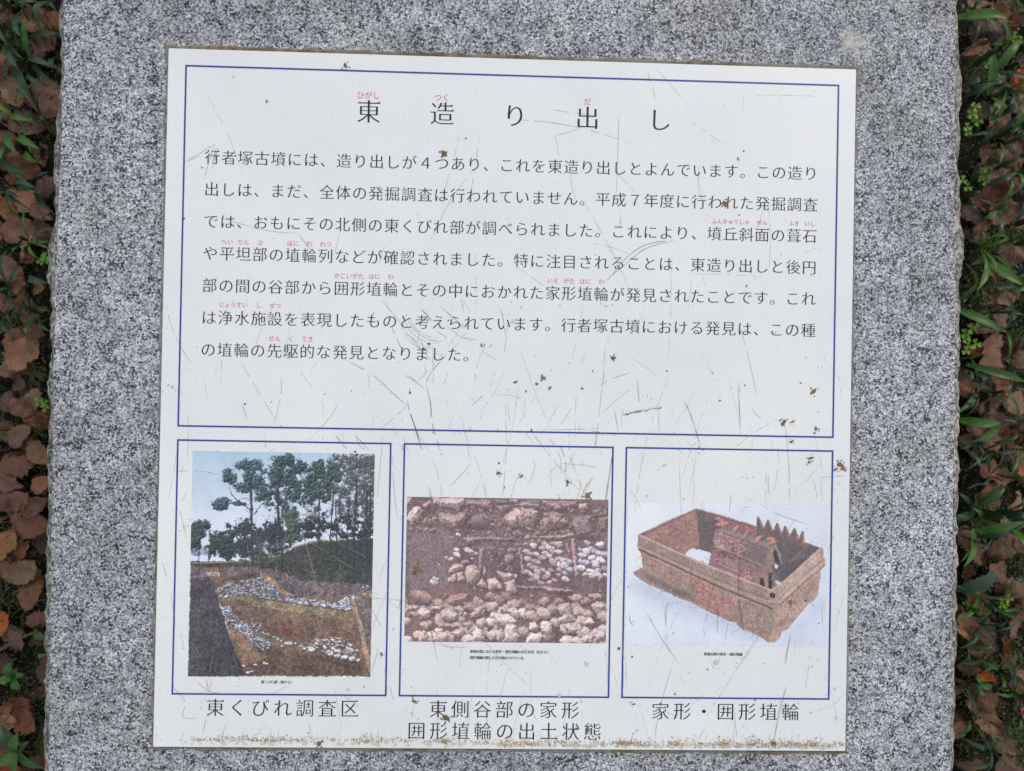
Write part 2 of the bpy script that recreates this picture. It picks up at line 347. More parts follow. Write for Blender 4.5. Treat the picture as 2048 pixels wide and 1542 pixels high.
def thin(poly, ox, oy):
    # outlines are clockwise outside, counter clockwise in holes, or the reverse: ink lies on one constant side
    n = len(poly); res = []
    e = np.roll(poly, -1, 0)-poly; ln = np.linalg.norm(e, axis=1); nrm = np.stack([e[:, 1], -e[:, 0]], 1)/np.maximum(ln, 1e-9)[:, None]
    d = ox*nrm[:, 0]**2+oy*nrm[:, 1]**2
    for i in range(n):
        n1, n2, d1, d2 = nrm[i-1], nrm[i], d[i-1], d[i]
        det = n1[0]*n2[1]-n1[1]*n2[0]
        if abs(det) < 0.3:
            m = n1+n2; m = m/max(np.linalg.norm(m), 1e-6); v = m*(d1+d2)/2
        else: v = np.array([(d1*n2[1]-d2*n1[1])/det, (n1[0]*d2-n2[0]*d1)/det])
        L_ = np.linalg.norm(v)
        if L_ > 0.045: v = v*0.045/L_
        res.append(poly[i]+v)
    out = []
    hor = [abs(e[i][1]) < 0.012 and ln[i] > 0.13 for i in range(n)]
    for i in range(n):
        j = (i-1) % n                  # edge j runs up the right hand end of a horizontal stroke, ending in point i
        if abs(e[j][0]) < 0.014 and 0.035 < e[j][1] < 0.105 and hor[(j-1) % n] and hor[i] and e[(j-1) % n][0] > 0 and e[i][0] < 0:
            x, y = res[i]; out += [np.array([x+0.012, y-0.002]), np.array([x-0.028, y+0.046]), np.array([x-0.085, y])]
        else: out.append(res[i])
    return out
INKSIDE = -1.0
_cmesh = {}
def char_mesh(ch, em, mat, ox, oy):
    key = (ch, em, mat.name)
    if key in _cmesh: return _cmesh[key]
    cu = bpy.data.curves.new('character', 'CURVE'); cu.dimensions = '2D'; cu.fill_mode = 'FRONT'
    for poly in glyph(ch):
        pts = thin(poly, ox*INKSIDE, oy*INKSIDE); s = cu.splines.new('POLY'); s.points.add(len(pts)-1)
        for i, p in enumerate(pts): s.points[i].co = ((p[0]-0.5)*em, (p[1]-0.38)*em, 0, 1)
        s.use_cyclic_u = True
    o = bpy.data.objects.new('character', cu); COL.objects.link(o); bpy.context.view_layer.update()
    me = bpy.data.meshes.new_from_object(o.evaluated_get(bpy.context.evaluated_depsgraph_get()))
    bpy.data.objects.remove(o); bpy.data.curves.remove(cu); me.name = 'character'
    for v in me.vertices: v.co.z = 0
    if len(me.polygons) and me.polygons[0].normal.z < 0: me.flip_normals()
    me.materials.clear(); me.materials.append(mat); _cmesh[key] = me
    return me
def lettering(name, chars, em, mat, ox=0.010, oy=0.019, child='character'):
    """chars: (character, x, y) with x, y the centre of its em square in metres"""
    if child is None:
        bm = bmesh.new()
        for ch, x, y in chars:
            n0 = len(bm.verts); bm.from_mesh(char_mesh(ch, em, mat, ox, oy)); bm.verts.ensure_lookup_table()
            for v in bm.verts[n0:]: v.co.x += x; v.co.y += y
        me = bpy.data.meshes.new(name); bm.to_mesh(me); bm.free(); ob = link(name, me, board, mat); ob.location.z = Z2; ob['kind'] = 'stuff'; return ob
    e = bpy.data.objects.new(name, None); COL.objects.link(e); e.parent = board; e.location = (chars[0][1], chars[0][2], Z2); e.empty_display_size = 0.01
    for ch, x, y in chars:
        o = link(child, char_mesh(ch, em, mat, ox, oy), e); o.location = (x-chars[0][1], y-chars[0][2], 0)
    return e
TITLE = [(c, -0.1272+0.0634*i, 0.2503) for i, c in enumerate('東造り出し')]
tag(lettering('title', TITLE, 0.0218, M_TITLE, 0.000, 0.016), 'large spaced heading in dark print')
BODY = ['行者塚古墳には、造り出しが４つあり、これを東造り出しとよんでいます。この造り', '出しは、まだ、全体の発掘調査は行われていません。平成７年度に行われた発掘調査',
        'では、おもにその北側の東くびれ部が調べられました。これにより、墳丘斜面の葺石', 'や平坦部の埴輪列などが確認されました。特に注目されることは、東造り出しと後円',
        '部の間の谷部から囲形埴輪とその中におかれた家形埴輪が発見されたことです。これ', 'は浄水施設を表現したものと考えられています。行者塚古墳における発見は、この種', 'の埴輪の先駆的な発見となりました。']
for k, line in enumerate(BODY):
    y = 0.2069-0.02763*k
    lettering('text_line', [(c, -0.2604+0.014087*i, y) for i, c in enumerate(line)], 0.0134, M_INK, 0.002, 0.015)
def ruby(words, y, em):
    ch = []
    for w, x in words:
        for i, c in enumerate(w): ch.append((c, x+(i-(len(w)-1)/2)*em, y))
    lettering('ruby_text', ch, em, M_RED, 0.000, 0.004, 'small_character')
ruby([('ひがし', -0.1277), ('つく', -0.0642), ('だ', 0.0627)], 0.2643, 0.0068)
def bx(i): return -0.2604+0.014087*i
ruby([('ふんきゅうしゃ', 0.1905), ('めん', bx(34)), ('ふき', bx(36)), ('いし', bx(37))], 0.1625, 0.0049)
ruby([('へい', bx(1)), ('たん', bx(2)), ('ぶ', bx(3)), ('はに', bx(5)), ('わ', bx(6)), ('れつ', bx(7))], 0.1343, 0.0052)
ruby([('かこいがた', bx(8.45)), ('はに', bx(10)), ('わ', bx(11)), ('いえ', bx(21)), ('がた', bx(22)), ('はに', bx(23)), ('わ', bx(24))], 0.1072, 0.0052)
ruby([('じょうすい', bx(1.45)), ('し', bx(3)), ('せつ', bx(4))], 0.0801, 0.0050)
ruby([('せん', bx(4)), ('く', bx(5)), ('てき', bx(6))], 0.0519, 0.0052)
def caption(text, x0, y, pitch=0.01907): lettering('caption', [(c, x0+pitch*i, y) for i, c in enumerate(text)], 0.0163, M_TITLE, 0.002, 0.014)
caption('東くびれ調査区', -0.2478, -0.2657); caption('東側谷部の家形', -0.0570, -0.2656); caption('囲形埴輪の出土状態', -0.0754, -0.2843); caption('家形・囲形埴輪', 0.1362, -0.2659)
def small(text, x0, x1, y, em=0.0030):
    n = len(text); p = (x1-x0)/n
    lettering('photo_note', [(c, x0+p*(i+0.5), y) for i, c in enumerate(text)], em, M_TITLE, -0.008, -0.004, None)
small('東くびれ部（東から）', -0.2094, -0.1813, -0.2436); small('東側谷部における家形・囲形埴輪の出土状況（北から）', -0.0306, 0.0388, -0.2157)
small('囲形埴輪内部にも石が詰められている。', -0.0306, 0.0185, -0.2210); small('東側谷部の家形・囲形埴輪', 0.1735, 0.2074, -0.2160)
bpy.data.objects.remove(_to)
# ------------------------------------------------------------------ the three printed photographs (flat print, painted by code)
def vnoise(h, w, cell, seed, octv=4, gain=0.55):
    r = np.random.RandomState(seed); out = np.zeros((h, w)); a = 1.0; tot = 0
    for o in range(octv):
        c = max(cell/2**o, 1.0); gh_, gw_ = int(h/c)+3, int(w/c)+3; g = r.rand(gh_, gw_)
        y = np.arange(h)/c; x = np.arange(w)/c; yi = y.astype(int); xi = x.astype(int); fy = y-yi; fx = x-xi
        fy = (fy*fy*(3-2*fy))[:, None]; fx = (fx*fx*(3-2*fx))[None]
        v = (g[yi][:, xi]*(1-fy)+g[yi+1][:, xi]*fy)*(1-fx)+(g[yi][:, xi+1]*(1-fy)+g[yi+1][:, xi+1]*fy)*fx
        out += a*v; tot += a; a *= gain
    return out/tot
vnoise_big = vnoise(820, 820, 14, 99, 4, 0.6)
class Print:
    """a canvas whose coordinates are those of an enlarged view: corner c0 (left, top), c1 (right, top), c2 (left, bottom)"""
    def __init__(s, w, h, c0, c1, c2, base, seed):
        s.w, s.h = w, h; s.a = np.ones((h, w, 3))*np.array(base, float); s.r = np.random.RandomState(seed)
        ex = np.array(c1, float)-c0; ey = np.array(c2, float)-c0; s.M = np.linalg.inv(np.stack([ex/w, ey/h], 1)); s.c0 = np.array(c0, float)
        s.k = w/np.linalg.norm(ex); s.Y, s.X = np.mgrid[0:h, 0:w].astype(float)
        s.wx = (vnoise(h, w, 9, seed+1, 3)-0.5); s.wy = (vnoise(h, w, 9, seed+2, 3)-0.5); s.n = vnoise(h, w, 5, seed+3, 3); s.n2 = vnoise(h, w, 60, seed+4, 4)
    def P(s, pts): return (np.array(pts, float)-s.c0)@s.M.T
    def poly(s, pts, col, warp=4, soft=1.2, tex=0.0, op=1.0, col2=None, world=False):
        p = np.array(pts, float) if world else s.P(pts)
        x0, y0 = np.maximum(np.floor(p.min(0)-warp-2), 0).astype(int); x1, y1 = np.ceil(p.max(0)+warp+2).astype(int)
        x1, y1 = min(x1, s.w), min(y1, s.h)
        if x1 <= x0 or y1 <= y0: return None
        sl = (slice(y0, y1), slice(x0, x1)); X = s.X[sl]+s.wx[sl]*warp*2; Y = s.Y[sl]+s.wy[sl]*warp*2
        ins = np.zeros(X.shape, bool); dm = np.full(X.shape, 1e9)
        q = np.roll(p, -1, 0)
        for (ax, ay), (bx_, by_) in zip(p, q):
            if (ay > by_) or (ay < by_) or True:
                c = ((ay > Y) != (by_ > Y)); dy = by_-ay if abs(by_-ay) > 1e-9 else 1e-9
                ins ^= c & (X < (bx_-ax)*(Y-ay)/dy+ax)
            ex, ey = bx_-ax, by_-ay; L2 = ex*ex+ey*ey+1e-9; t = np.clip(((X-ax)*ex+(Y-ay)*ey)/L2, 0, 1)
            dm = np.minimum(dm, (X-ax-t*ex)**2+(Y-ay-t*ey)**2)
        d = np.sqrt(dm); d = np.where(ins, d, -d); m = np.clip(d/soft+0.5, 0, 1)*op
        c = np.ones(X.shape+(3,))*np.array(col, float)
        if col2 is not None: c = c+(np.array(col2, float)-col)*s.n2[sl][..., None]
        if tex: c = c*(1+tex*(s.n[sl]-0.5)*2)[..., None]
        s.a[sl] = s.a[sl]*(1-m[..., None])+c*m[..., None]
        return sl, m, d
    def line(s, pts, w, col, op=1.0, warp=1.5):
        p = s.P(pts); w = w*s.k
        for a, b in zip(p[:-1], p[1:]):
            x0, y0 = np.maximum(np.floor(np.minimum(a, b)-w-3), 0).astype(int); x1, y1 = np.ceil(np.maximum(a, b)+w+3).astype(int); x1, y1 = min(x1, s.w), min(y1, s.h)
            if x1 <= x0 or y1 <= y0: continue
            sl = (slice(y0, y1), slice(x0, x1)); X = s.X[sl]+s.wx[sl]*warp*2; Y = s.Y[sl]+s.wy[sl]*warp*2
            e = b-a; t = np.clip(((X-a[0])*e[0]+(Y-a[1])*e[1])/(e@e+1e-9), 0, 1); d = np.hypot(X-a[0]-t*e[0], Y-a[1]-t*e[1])
            m = (np.clip((w/2-d)/1.0+0.5, 0, 1)*op)[..., None]; s.a[sl] = s.a[sl]*(1-m)+np.array(col, float)*m
    def dabs(s, xy, r, cols, op=0.9, asp=1.0):
        p = s.P(xy); r = np.asarray(r)*s.k
        for (x, y), rr, c in zip(p, r, cols):
            R = int(rr*1.6)+1; xi, yi = int(x), int(y); x0, x1, y0, y1 = max(xi-R, 0), min(xi+R+1, s.w), max(yi-R, 0), min(yi+R+1, s.h)
            if x1 <= x0 or y1 <= y0: continue
            sl = (slice(y0, y1), slice(x0, x1)); d = np.hypot((s.X[sl]-x), (s.Y[sl]-y)*asp)
            m = (np.clip((rr-d)/0.9+0.5, 0, 1)*op)[..., None]; s.a[sl] = s.a[sl]*(1-m)+np.array(c)*m
    def stone(s, cx, cy, rx, ry, rot, col, sides=9, shadow=0.55, rough=0.16):
        a = np.linspace(0, 2*np.pi, sides, endpoint=False)+s.r.rand()*6; q = (1+rough*2*(s.r.rand(sides)-0.5))
        x = np.cos(a)*q*rx; y = np.sin(a)*q*ry; cr, sr = math.cos(rot), math.sin(rot); pts = np.stack([cx+x*cr-y*sr, cy+x*sr+y*cr], 1)
        s.stonep(pts, col, shadow)
    def stonep(s, pts, col, shadow=0.55, warp=1.6):
        pts = np.array(pts, float); size = np.sqrt(np.prod(pts.max(0)-pts.min(0)))
        warp = max(warp, min(size*s.k*0.10, 4.0)); s.poly(pts+np.array([size*0.05, size*0.09]), (50, 38, 38), warp, 3.0+size*s.k*0.05, op=shadow*0.9)
        r = s.poly(pts, col, warp, 1.1)
        if r is None: return
        sl, m, d = r; p0y, p0x = s.r.randint(0, 80, 2); D = np.clip(d, 0, size*s.k*0.35)/(size*s.k*0.35+1e-6); h = np.sqrt(np.clip(D*(2-D), 0, 1))
        gy, gx = np.gradient(h) if min(h.shape) > 2 else (h*0, h*0)
        lit = np.clip((gx*0.5+gy*1.0)*size*s.k*0.30, -0.33, 0.24)+(s.n[sl]-0.5)*0.55+(h-0.85)*0.34+(vnoise_big[int(p0y):int(p0y)+h.shape[0], int(p0x):int(p0x)+h.shape[1]]-0.5)*0.30
        s.a[sl] = s.a[sl]*(1+lit*m)[..., None]
    def grain(s, amp, seed=1):
        r = np.random.RandomState(seed); g = r.randn(s.h, s.w, 1)*amp; s.a += g
    def foliage(s, els, seed, dark, light, thr=0.30, cell=26, rough=1.5, lightdir=(-0.5, -0.85), fine=5):
        """a crown: union of ellipses broken up by fractal noise, lit from above"""
        f = np.full((s.h, s.w), -1.0)
        for cx, cy, rx, ry in els:
            c = s.P([(cx, cy)])[0]; f = np.maximum(f, 1-((s.X-c[0])/(rx*s.k))**2-((s.Y-c[1])/(ry*s.k))**2)
        n = vnoise(s.h, s.w, cell, seed, 6, 0.78)-0.5; d = np.clip(f, -1, 1)*0.70+n*rough*1.9
        m = np.clip((d-thr)/0.10+0.5, 0, 1)*(f > -0.9)
        hgt = d+0.8*(vnoise(s.h, s.w, fine, seed+7, 3, 0.7)-0.5); gy, gx = np.gradient(hgt)
        t = np.clip(0.40+(gx*lightdir[0]*-1+gy*lightdir[1]*-1)*5.5+(vnoise(s.h, s.w, 2.2, seed+9, 2)-0.5)*1.1-0.25*np.clip(f, 0, 1)*0, 0, 1)[..., None]
        c = np.array(dark)*(1-t)+np.array(light)*t; m = m[..., None]*0.97; s.a = s.a*(1-m)+c*m
    def relief(s, cell, amp, seed, mask=None, contrast=1.0):
        """small scale light and dark of a rough surface"""
        n = vnoise(s.h, s.w, cell, seed, 4, 0.75); gy, gx = np.gradient(n); t = (n-0.5)*amp*contrast*1.6+((gx*0.6+gy)*amp*0.8 if cell < 6 else 0)
        if mask is not None: t = t*mask
        s.a = s.a*(1+t)[..., None]
    def done(s, name, x0, x1, y0, y1, z, sat=0.86, gain=0.90, lift=(20, 20, 22)):
        g = s.a.mean(2, keepdims=True); a = np.clip((g+(s.a-g)*sat)*gain+np.array(lift), 0, 255)/255.0
        img = bpy.data.images.new(name, s.w, s.h); px = np.ones((s.h, s.w, 4), np.float32); px[..., :3] = a[::-1]
        img.pixels.foreach_set(px.ravel()); img.update(); img.pack()
        t = NT(name, 0.3, 0.4); ti = t.n('ShaderNodeTexImage', image=img, interpolation='Cubic', extension='EXTEND'); t.l(t.coord('UV'), ti.inputs[0])
        w = t.ramp(t.noise(t.coord(), 45, 4, 0.6), [(0.3, g4(0.90)), (0.7, g4(1.0))]); t.col(t.mix(1.0, ti.outputs[0], w, 'MULTIPLY'))
        me = bpy.data.meshes.new('printed_photograph'); me.from_pydata([(x0, y0, z), (x1, y0, z), (x1, y1, z), (x0, y1, z)], [], [(0, 1, 2, 3)])
        u = me.uv_layers.new(name='UV')
        for i, c in enumerate([(0, 0), (1, 0), (1, 1), (0, 1)]): u.data[i].uv = c
        return link('printed_photograph', me, board, t.m)
def inpoly(r, pts, n):
    p = np.array(pts, float); lo, hi = p.min(0), p.max(0); out = np.zeros((0, 2))
    while len(out) < n:
        c = lo+(hi-lo)*r.rand(n*2, 2); ins = np.zeros(len(c), bool)
        for (ax, ay), (bx_, by_) in zip(p, np.roll(p, -1, 0)):
            dy = by_-ay if abs(by_-ay) > 1e-9 else 1e-9
            ins ^= ((ay > c[:, 1]) != (by_ > c[:, 1])) & (c[:, 0] < (bx_-ax)*(c[:, 1]-ay)/dy+ax)
        out = np.vstack([out, c[ins]])
    return out[:n]

# --- first print: pine wood above the excavated slope
def print_one():
    s = Print(546, 672, (133, 93), (1192, 110), (102, 1405), (200, 208, 226), 21); r = s.r
    sky = np.stack([np.linspace(160, 208, s.h), np.linspace(192, 212, s.h), np.linspace(212, 230, s.h)], 1)[:, None]
    t = np.clip((s.Y/s.h)/0.33, 0, 1)[..., None]; s.a = np.array([162, 194, 214])*(1-t)+np.array([212, 217, 232])*t
    s.a += (s.n2-0.5)[..., None]*14*np.array([1, .6, .3])+((s.X/s.w)*6)[..., None]
    far = [(165, 560, 55, 70), (200, 525, 45, 35), (270, 600, 60, 75), (340, 580, 60, 70), (420, 545, 75, 70), (500, 600, 75, 90), (600, 570, 80, 100), (700, 600, 60, 60), (150, 650, 40, 70), (240, 665, 50, 60), (330, 660, 75, 70), (430, 650, 75, 80), (520, 680, 65, 60), (600, 660, 60, 60)]
    s.foliage(far, 301, (16, 24, 30), (84, 100, 96), 0.18, 22, 1.3, fine=4)
    s.foliage([(165, 560, 50, 60), (200, 520, 40, 30), (270, 610, 50, 60)], 311, (28, 36, 40), (110, 124, 116), 0.42, 14, 1.6, fine=3)
    s.poly([(120, 665), (225, 660), (225, 700), (120, 700)], (104, 120, 146), 2, op=0.6)
    s.dabs(inpoly(r, [(130, 660), (225, 655), (225, 700), (125, 705)], 50), 2+r.rand(50)*4, [(160, 176, 200)]*50, 0.7)
    s.foliage([(800, 535, 70, 55), (880, 530, 70, 65), (960, 540, 80, 65), (1060, 520, 90, 75), (1150, 540, 60, 80), (820, 578, 100, 28), (1000, 575, 110, 34), (1120, 580, 80, 34)], 302, (18, 24, 30), (74, 84, 84), 0.30, 18, 1.7, fine=4)
    s.foliage([(1000, 420, 140, 120), (1150, 420, 60, 140), (850, 440, 90, 70)], 303, (40, 44, 52), (110, 114, 116), 0.66, 12, 2.1, fine=3)
    s.foliage([(470, 215, 95, 78), (430, 180, 66, 42), (350, 240, 62, 52), (500, 260, 66, 66), (440, 300, 80, 36), (300, 395, 68, 34), (290, 425, 46, 22), (400, 400, 60, 14), (520, 330, 46, 60)], 304, (14, 30, 38), (104, 140, 142), 0.26, 20, 1.35)
    s.foliage([(670, 150, 90, 54), (620, 200, 70, 48), (740, 190, 60, 60), (660, 270, 120, 70), (600, 340, 66, 70), (720, 330, 120, 80), (640, 400, 90, 50), (790, 260, 70, 70), (790, 360, 70, 60)], 305, (14, 28, 34), (100, 130, 128), 0.22, 22, 1.4)
    s.foliage([(870, 200, 60, 54), (850, 270, 70, 70), (910, 300, 70, 60), (870, 350, 70, 50), (945, 230, 60, 70)], 306, (18, 32, 32), (106, 134, 112), 0.24, 20, 1.4)
    s.foliage([(700, 480, 60, 66), (710, 560, 52, 56), (690, 610, 56, 30), (740, 600, 44, 24), (610, 665, 54, 22)], 307, (24, 42, 40), (112, 136, 108), 0.24, 18, 1.4)
    s.foliage([(1040, 170, 110, 75), (1060, 250, 90, 80), (1150, 180, 60, 110), (1140, 300, 70, 110), (1000, 330, 70, 60), (1080, 400, 100, 60), (1160, 430, 46, 80), (975, 150, 60, 46)], 308, (30, 34, 42), (134, 136, 134), 0.30, 12, 1.6, fine=3)
    s.foliage([(1090, 140, 100, 34), (1150, 230, 46, 70), (1080, 300, 60, 40)], 309, (54, 50, 52), (150, 138, 130), 0.42, 9, 1.8, fine=3)
    # ground beyond, hill
    s.poly([(118, 735), (460, 735), (640, 700), (700, 660), (860, 620), (1190, 600), (1175, 900), (700, 930), (500, 810), (118, 830)], (60, 64, 56), 4, 2, 0.5, col2=(78, 74, 66))
    s.line([(118, 745), (400, 738), (520, 735)], 9, (146, 138, 126), 0.8); s.line([(665, 678), (760, 640), (860, 620), (1100, 606)], 9, (150, 134, 112), 0.7, 4)
    s.foliage([(560, 722, 130, 30), (430, 738, 70, 16), (900, 700, 60, 14)], 312, (44, 56, 40), (118, 126, 88), 0.3, 10, 1.6, fine=3)
    s.foliage([(930, 740, 270, 110)], 313, (30, 34, 36), (98, 98, 84), 0.1, 16, 1.2, fine=3)
    s.foliage([(900, 820, 300, 60), (760, 720, 110, 60)], 314, (70, 62, 58), (128, 112, 104), 0.55, 12, 1.6, fine=3)
    s.line([(665, 678), (760, 640), (860, 620), (1100, 606)], 8, (150, 134, 112), 0.7, 5)
    q = inpoly(r, [(680, 680), (860, 630), (1185, 612), (1175, 860), (760, 850), (650, 760)], 2600); sh = r.rand(2600)
    s.dabs(q, 2+r.rand(2600)*3.5, [(38+50*t_, 46+44*t_, 40+36*t_) for t_ in sh], 0.6)
    s.poly([(118, 765), (480, 770), (640, 790), (760, 850), (1060, 870), (1175, 870), (1170, 950), (1040, 940), (720, 940), (520, 800), (300, 850), (118, 840)], (102, 86, 88), 6, 3, 0.45, col2=(118, 96, 94))
    q = inpoly(r, [(118, 765), (480, 770), (640, 790), (760, 850), (1175, 870), (1170, 940), (720, 935), (520, 800), (118, 840)], 1300)
    s.dabs(q, 1.5+r.rand(1300)*2.5, [(70+80*t_, 58+64*t_, 62+64*t_) for t_ in r.rand(1300)], 0.6)
    # trunks
    bark = (72, 66, 74)
    for pts, w in [([(478, 740), (470, 560), (472, 400), (462, 250)], 15), ([(645, 800), (650, 640), (628, 480), (622, 330), (640, 200)], 15), ([(860, 690), (862, 500), (868, 300)], 11), ([(922, 710), (935, 520), (950, 320)], 10),
                   ([(966, 790), (966, 560), (960, 400)], 8), ([(1025, 780), (1030, 560), (1040, 380)], 9), ([(1062, 860), (1068, 620), (1078, 400), (1085, 260)], 14), ([(1135, 800), (1140, 600), (1142, 330)], 11),
                   ([(1150, 800), (1160, 560), (1165, 300)], 10), ([(525, 770), (528, 640), (500, 560)], 9), ([(528, 660), (560, 580)], 6), ([(612, 660), (610, 480)], 8), ([(168, 810), (168, 640)], 6), ([(425, 700), (425, 600)], 7),
                   ([(472, 440), (400, 385), (340, 400)], 6), ([(470, 480), (560, 370)], 5), ([(628, 420), (700, 330)], 5), ([(760, 470), (820, 440)], 4), ([(345, 300), (355, 340), (400, 400)], 4), ([(660, 640), (650, 450), (690, 300)], 7)]:
        s.line(pts, w*0.95, (46, 42, 50), 0.85, 3.5); s.line([(a-w*0.18, b) for a, b in pts], w*0.35, (98, 92, 98), 0.55, 3.5)
    for i in range(60):
        x, y = 520+r.randn()*38, 600+r.rand()*60; s.line([(525, 700-r.rand()*40), (x, y-r.rand()*60)], 1.6, (104, 90, 98), 0.5)
    for i in range(70):                 # bare branches
        tx, ty = [(470, 300), (640, 300), (862, 380), (935, 400), (1030, 420), (1078, 380), (1142, 380), (628, 420)][i % 8]; y = ty+r.randn()*90; sg = r.choice([-1, 1]); L_ = 20+r.rand()*60
        s.line([(tx, y), (tx+sg*L_*0.5, y-L_*0.3), (tx+sg*L_, y-L_*0.2-r.rand()*20)], 2.4, (58, 54, 62), 0.6, 3)
    # excavated slope
    s.poly([(200, 768), (285, 768), (300, 822), (520, 800), (560, 820), (690, 935), (1045, 940), (1100, 1100), (1160, 1250), (1165, 1412), (420, 1405), (300, 1010), (240, 850)], (138, 104, 78), 3, 2, 0.25, col2=(118, 86, 70))
    s.poly([(200, 766), (285, 768), (285, 800), (205, 796)], (150, 96, 62), 2, tex=0.2); s.line([(200, 768), (284, 769), (290, 825)], 4, (50, 34, 34))
    s.poly([(205, 800), (285, 798), (290, 822), (215, 822)], (160, 150, 146), 2, tex=0.6)
    s.poly([(318, 830), (520, 798), (522, 826), (420, 842), (300, 856)], (92, 76, 58), 2, tex=0.35); s.poly([(250, 826), (320, 830), (300, 856), (245, 850)], (158, 106, 74), 2, tex=0.2)
    s.poly([(520, 800), (560, 815), (640, 880), (700, 940), (680, 950), (600, 890), (525, 828)], (176, 128, 92), 2, tex=0.2)
    s.poly([(690, 935), (820, 938), (960, 970), (1040, 940), (1050, 952), (960, 985), (800, 950), (700, 948)], (112, 98, 74), 3, tex=0.35)
    s.poly([(275, 950), (440, 930), (620, 975), (900, 1015), (1060, 1035), (1085, 1090), (860, 1060), (560, 1010), (400, 962), (285, 975)], (142, 120, 82), 3, 2, 0.22)
    s.poly([(1045, 935), (1060, 960), (1110, 1120), (1165, 1330), (1165, 1412), (1135, 1340), (1085, 1090), (1050, 1000)], (182, 140, 104), 2, tex=0.18)
    s.poly([(1175, 905), (1165, 1300), (1110, 1110), (1062, 955), (1110, 910)], (124, 106, 96), 4, 3, 0.35); s.poly([(1120, 915), (1174, 908), (1170, 960), (1110, 940)], (168, 128, 98), 3, tex=.2)
    s.poly([(540, 1110), (700, 1120), (780, 1190), (640, 1180)], (134, 72, 58), 8, 14, 0.2, 0.7); s.poly([(420, 1400), (380, 1300), (340, 1150), (470, 1180), (640, 1260), (900, 1290), (1100, 1330), (1130, 1410)], (108, 76, 60), 5, 8, 0.4, 0.85, col2=(92, 66, 54))
    s.poly([(330, 1120), (440, 1170), (500, 1250), (560, 1300), (420, 1350)], (168, 124, 90), 5, 8, 0.25, 0.8)
    def cobbles(pts, n, rr, c=(160, 162, 176)):
        q = inpoly(r, pts, n); q = q[np.argsort(q[:, 1])]
        for (x, y) in q:
            k = rr*(0.5+0.8*r.rand()); v = 0.62+0.56*r.rand(); s.stone(x, y, k*1.25, k*0.85, r.rand()*0.6, tuple(np.array(c)*v), 6, 0.75)
    cobbles([(255, 905), (330, 862), (440, 850), (520, 828), (600, 880), (680, 945), (780, 965), (780, 990), (620, 965), (440, 930), (280, 948)], 560, 6.3)
    cobbles([(690, 955), (800, 955), (960, 985), (1030, 945), (1055, 1028), (900, 1005), (700, 975)], 200, 7.5, (186, 188, 200))
    cobbles([(295, 1010), (335, 1000), (400, 1080), (480, 1120), (470, 1160), (580, 1210), (570, 1250), (530, 1255), (420, 1160), (330, 1100)], 240, 7, (168, 172, 184))
    cobbles([(470, 1095), (530, 1095), (520, 1130), (480, 1125)], 22, 6); cobbles([(480, 1130), (640, 1190), (840, 1230), (830, 1265), (760, 1250), (620, 1200)], 70, 7.5, (186, 180, 184))
    cobbles([(820, 1200), (900, 1180), (1020, 1190), (1070, 1240), (1110, 1290), (1060, 1310), (960, 1290), (840, 1260)], 110, 9.5, (184, 178, 176)); cobbles([(1115, 885), (1172, 878), (1172, 898), (1120, 905)], 18, 6)
    cobbles([(380, 968), (560, 1005), (560, 1012), (390, 976)], 20, 5, (168, 150, 130)); cobbles([(560, 1010), (880, 1050), (880, 1060), (560, 1018)], 26, 5, (160, 136, 116))
    for x, y, k in [(1010, 1303, 19), (1055, 1308, 20), (968, 1292, 17), (930, 1282, 15), (1092, 1318, 13), (815, 1258, 15), (775, 1250, 12), (492, 1342, 12), (545, 1330, 10), (560, 1334, 9), (450, 1385, 11), (470, 1378, 9), (425, 1345, 9), (700, 1220, 10), (645, 1232, 8)]:
        s.stone(x, y, k*1.2, k*0.8, 0.1, (206, 200, 188), 7, 0.7)
    s.dabs(inpoly(r, [(340, 1150), (1090, 1060), (1130, 1400), (430, 1400)], 900), 1.2+r.rand(900)*1.6, [(90+90*t_, 62+76*t_, 50+70*t_) for t_ in r.rand(900)], 0.5)
    # dark spoil heap on the left
    s.poly([(118, 835), (225, 825), (262, 930), (300, 1060), (360, 1240), (430, 1405), (100, 1408)], (70, 62, 68), 4, 2, 0.35, col2=(92, 82, 86)); s.line([(240, 850), (300, 1050), (360, 1240), (425, 1400)], 12, (48, 40, 44), 0.7, 4)
    q = inpoly(r, [(118, 835), (222, 828), (258, 930), (300, 1080), (420, 1400), (104, 1400)], 2000); s.dabs(q, 1.3+r.rand(2000)*2.4, [(40+70*t_, 36+62*t_, 42+64*t_) for t_ in r.rand(2000)], 0.55)
    gm = np.clip((s.Y/s.h-0.49)/0.04, 0, 1); s.relief(3.0, 0.55, 401, gm); s.relief(9, 0.30, 402, gm); s.relief(30, 0.30, 404, gm); s.relief(90, 0.22, 403, gm)
    s.grain(6); return s.done('print_of_excavated_slope', -0.2717, -0.1160, -0.2394, -0.0463, Z1, 0.70, 1.02, (8, 9, 12))

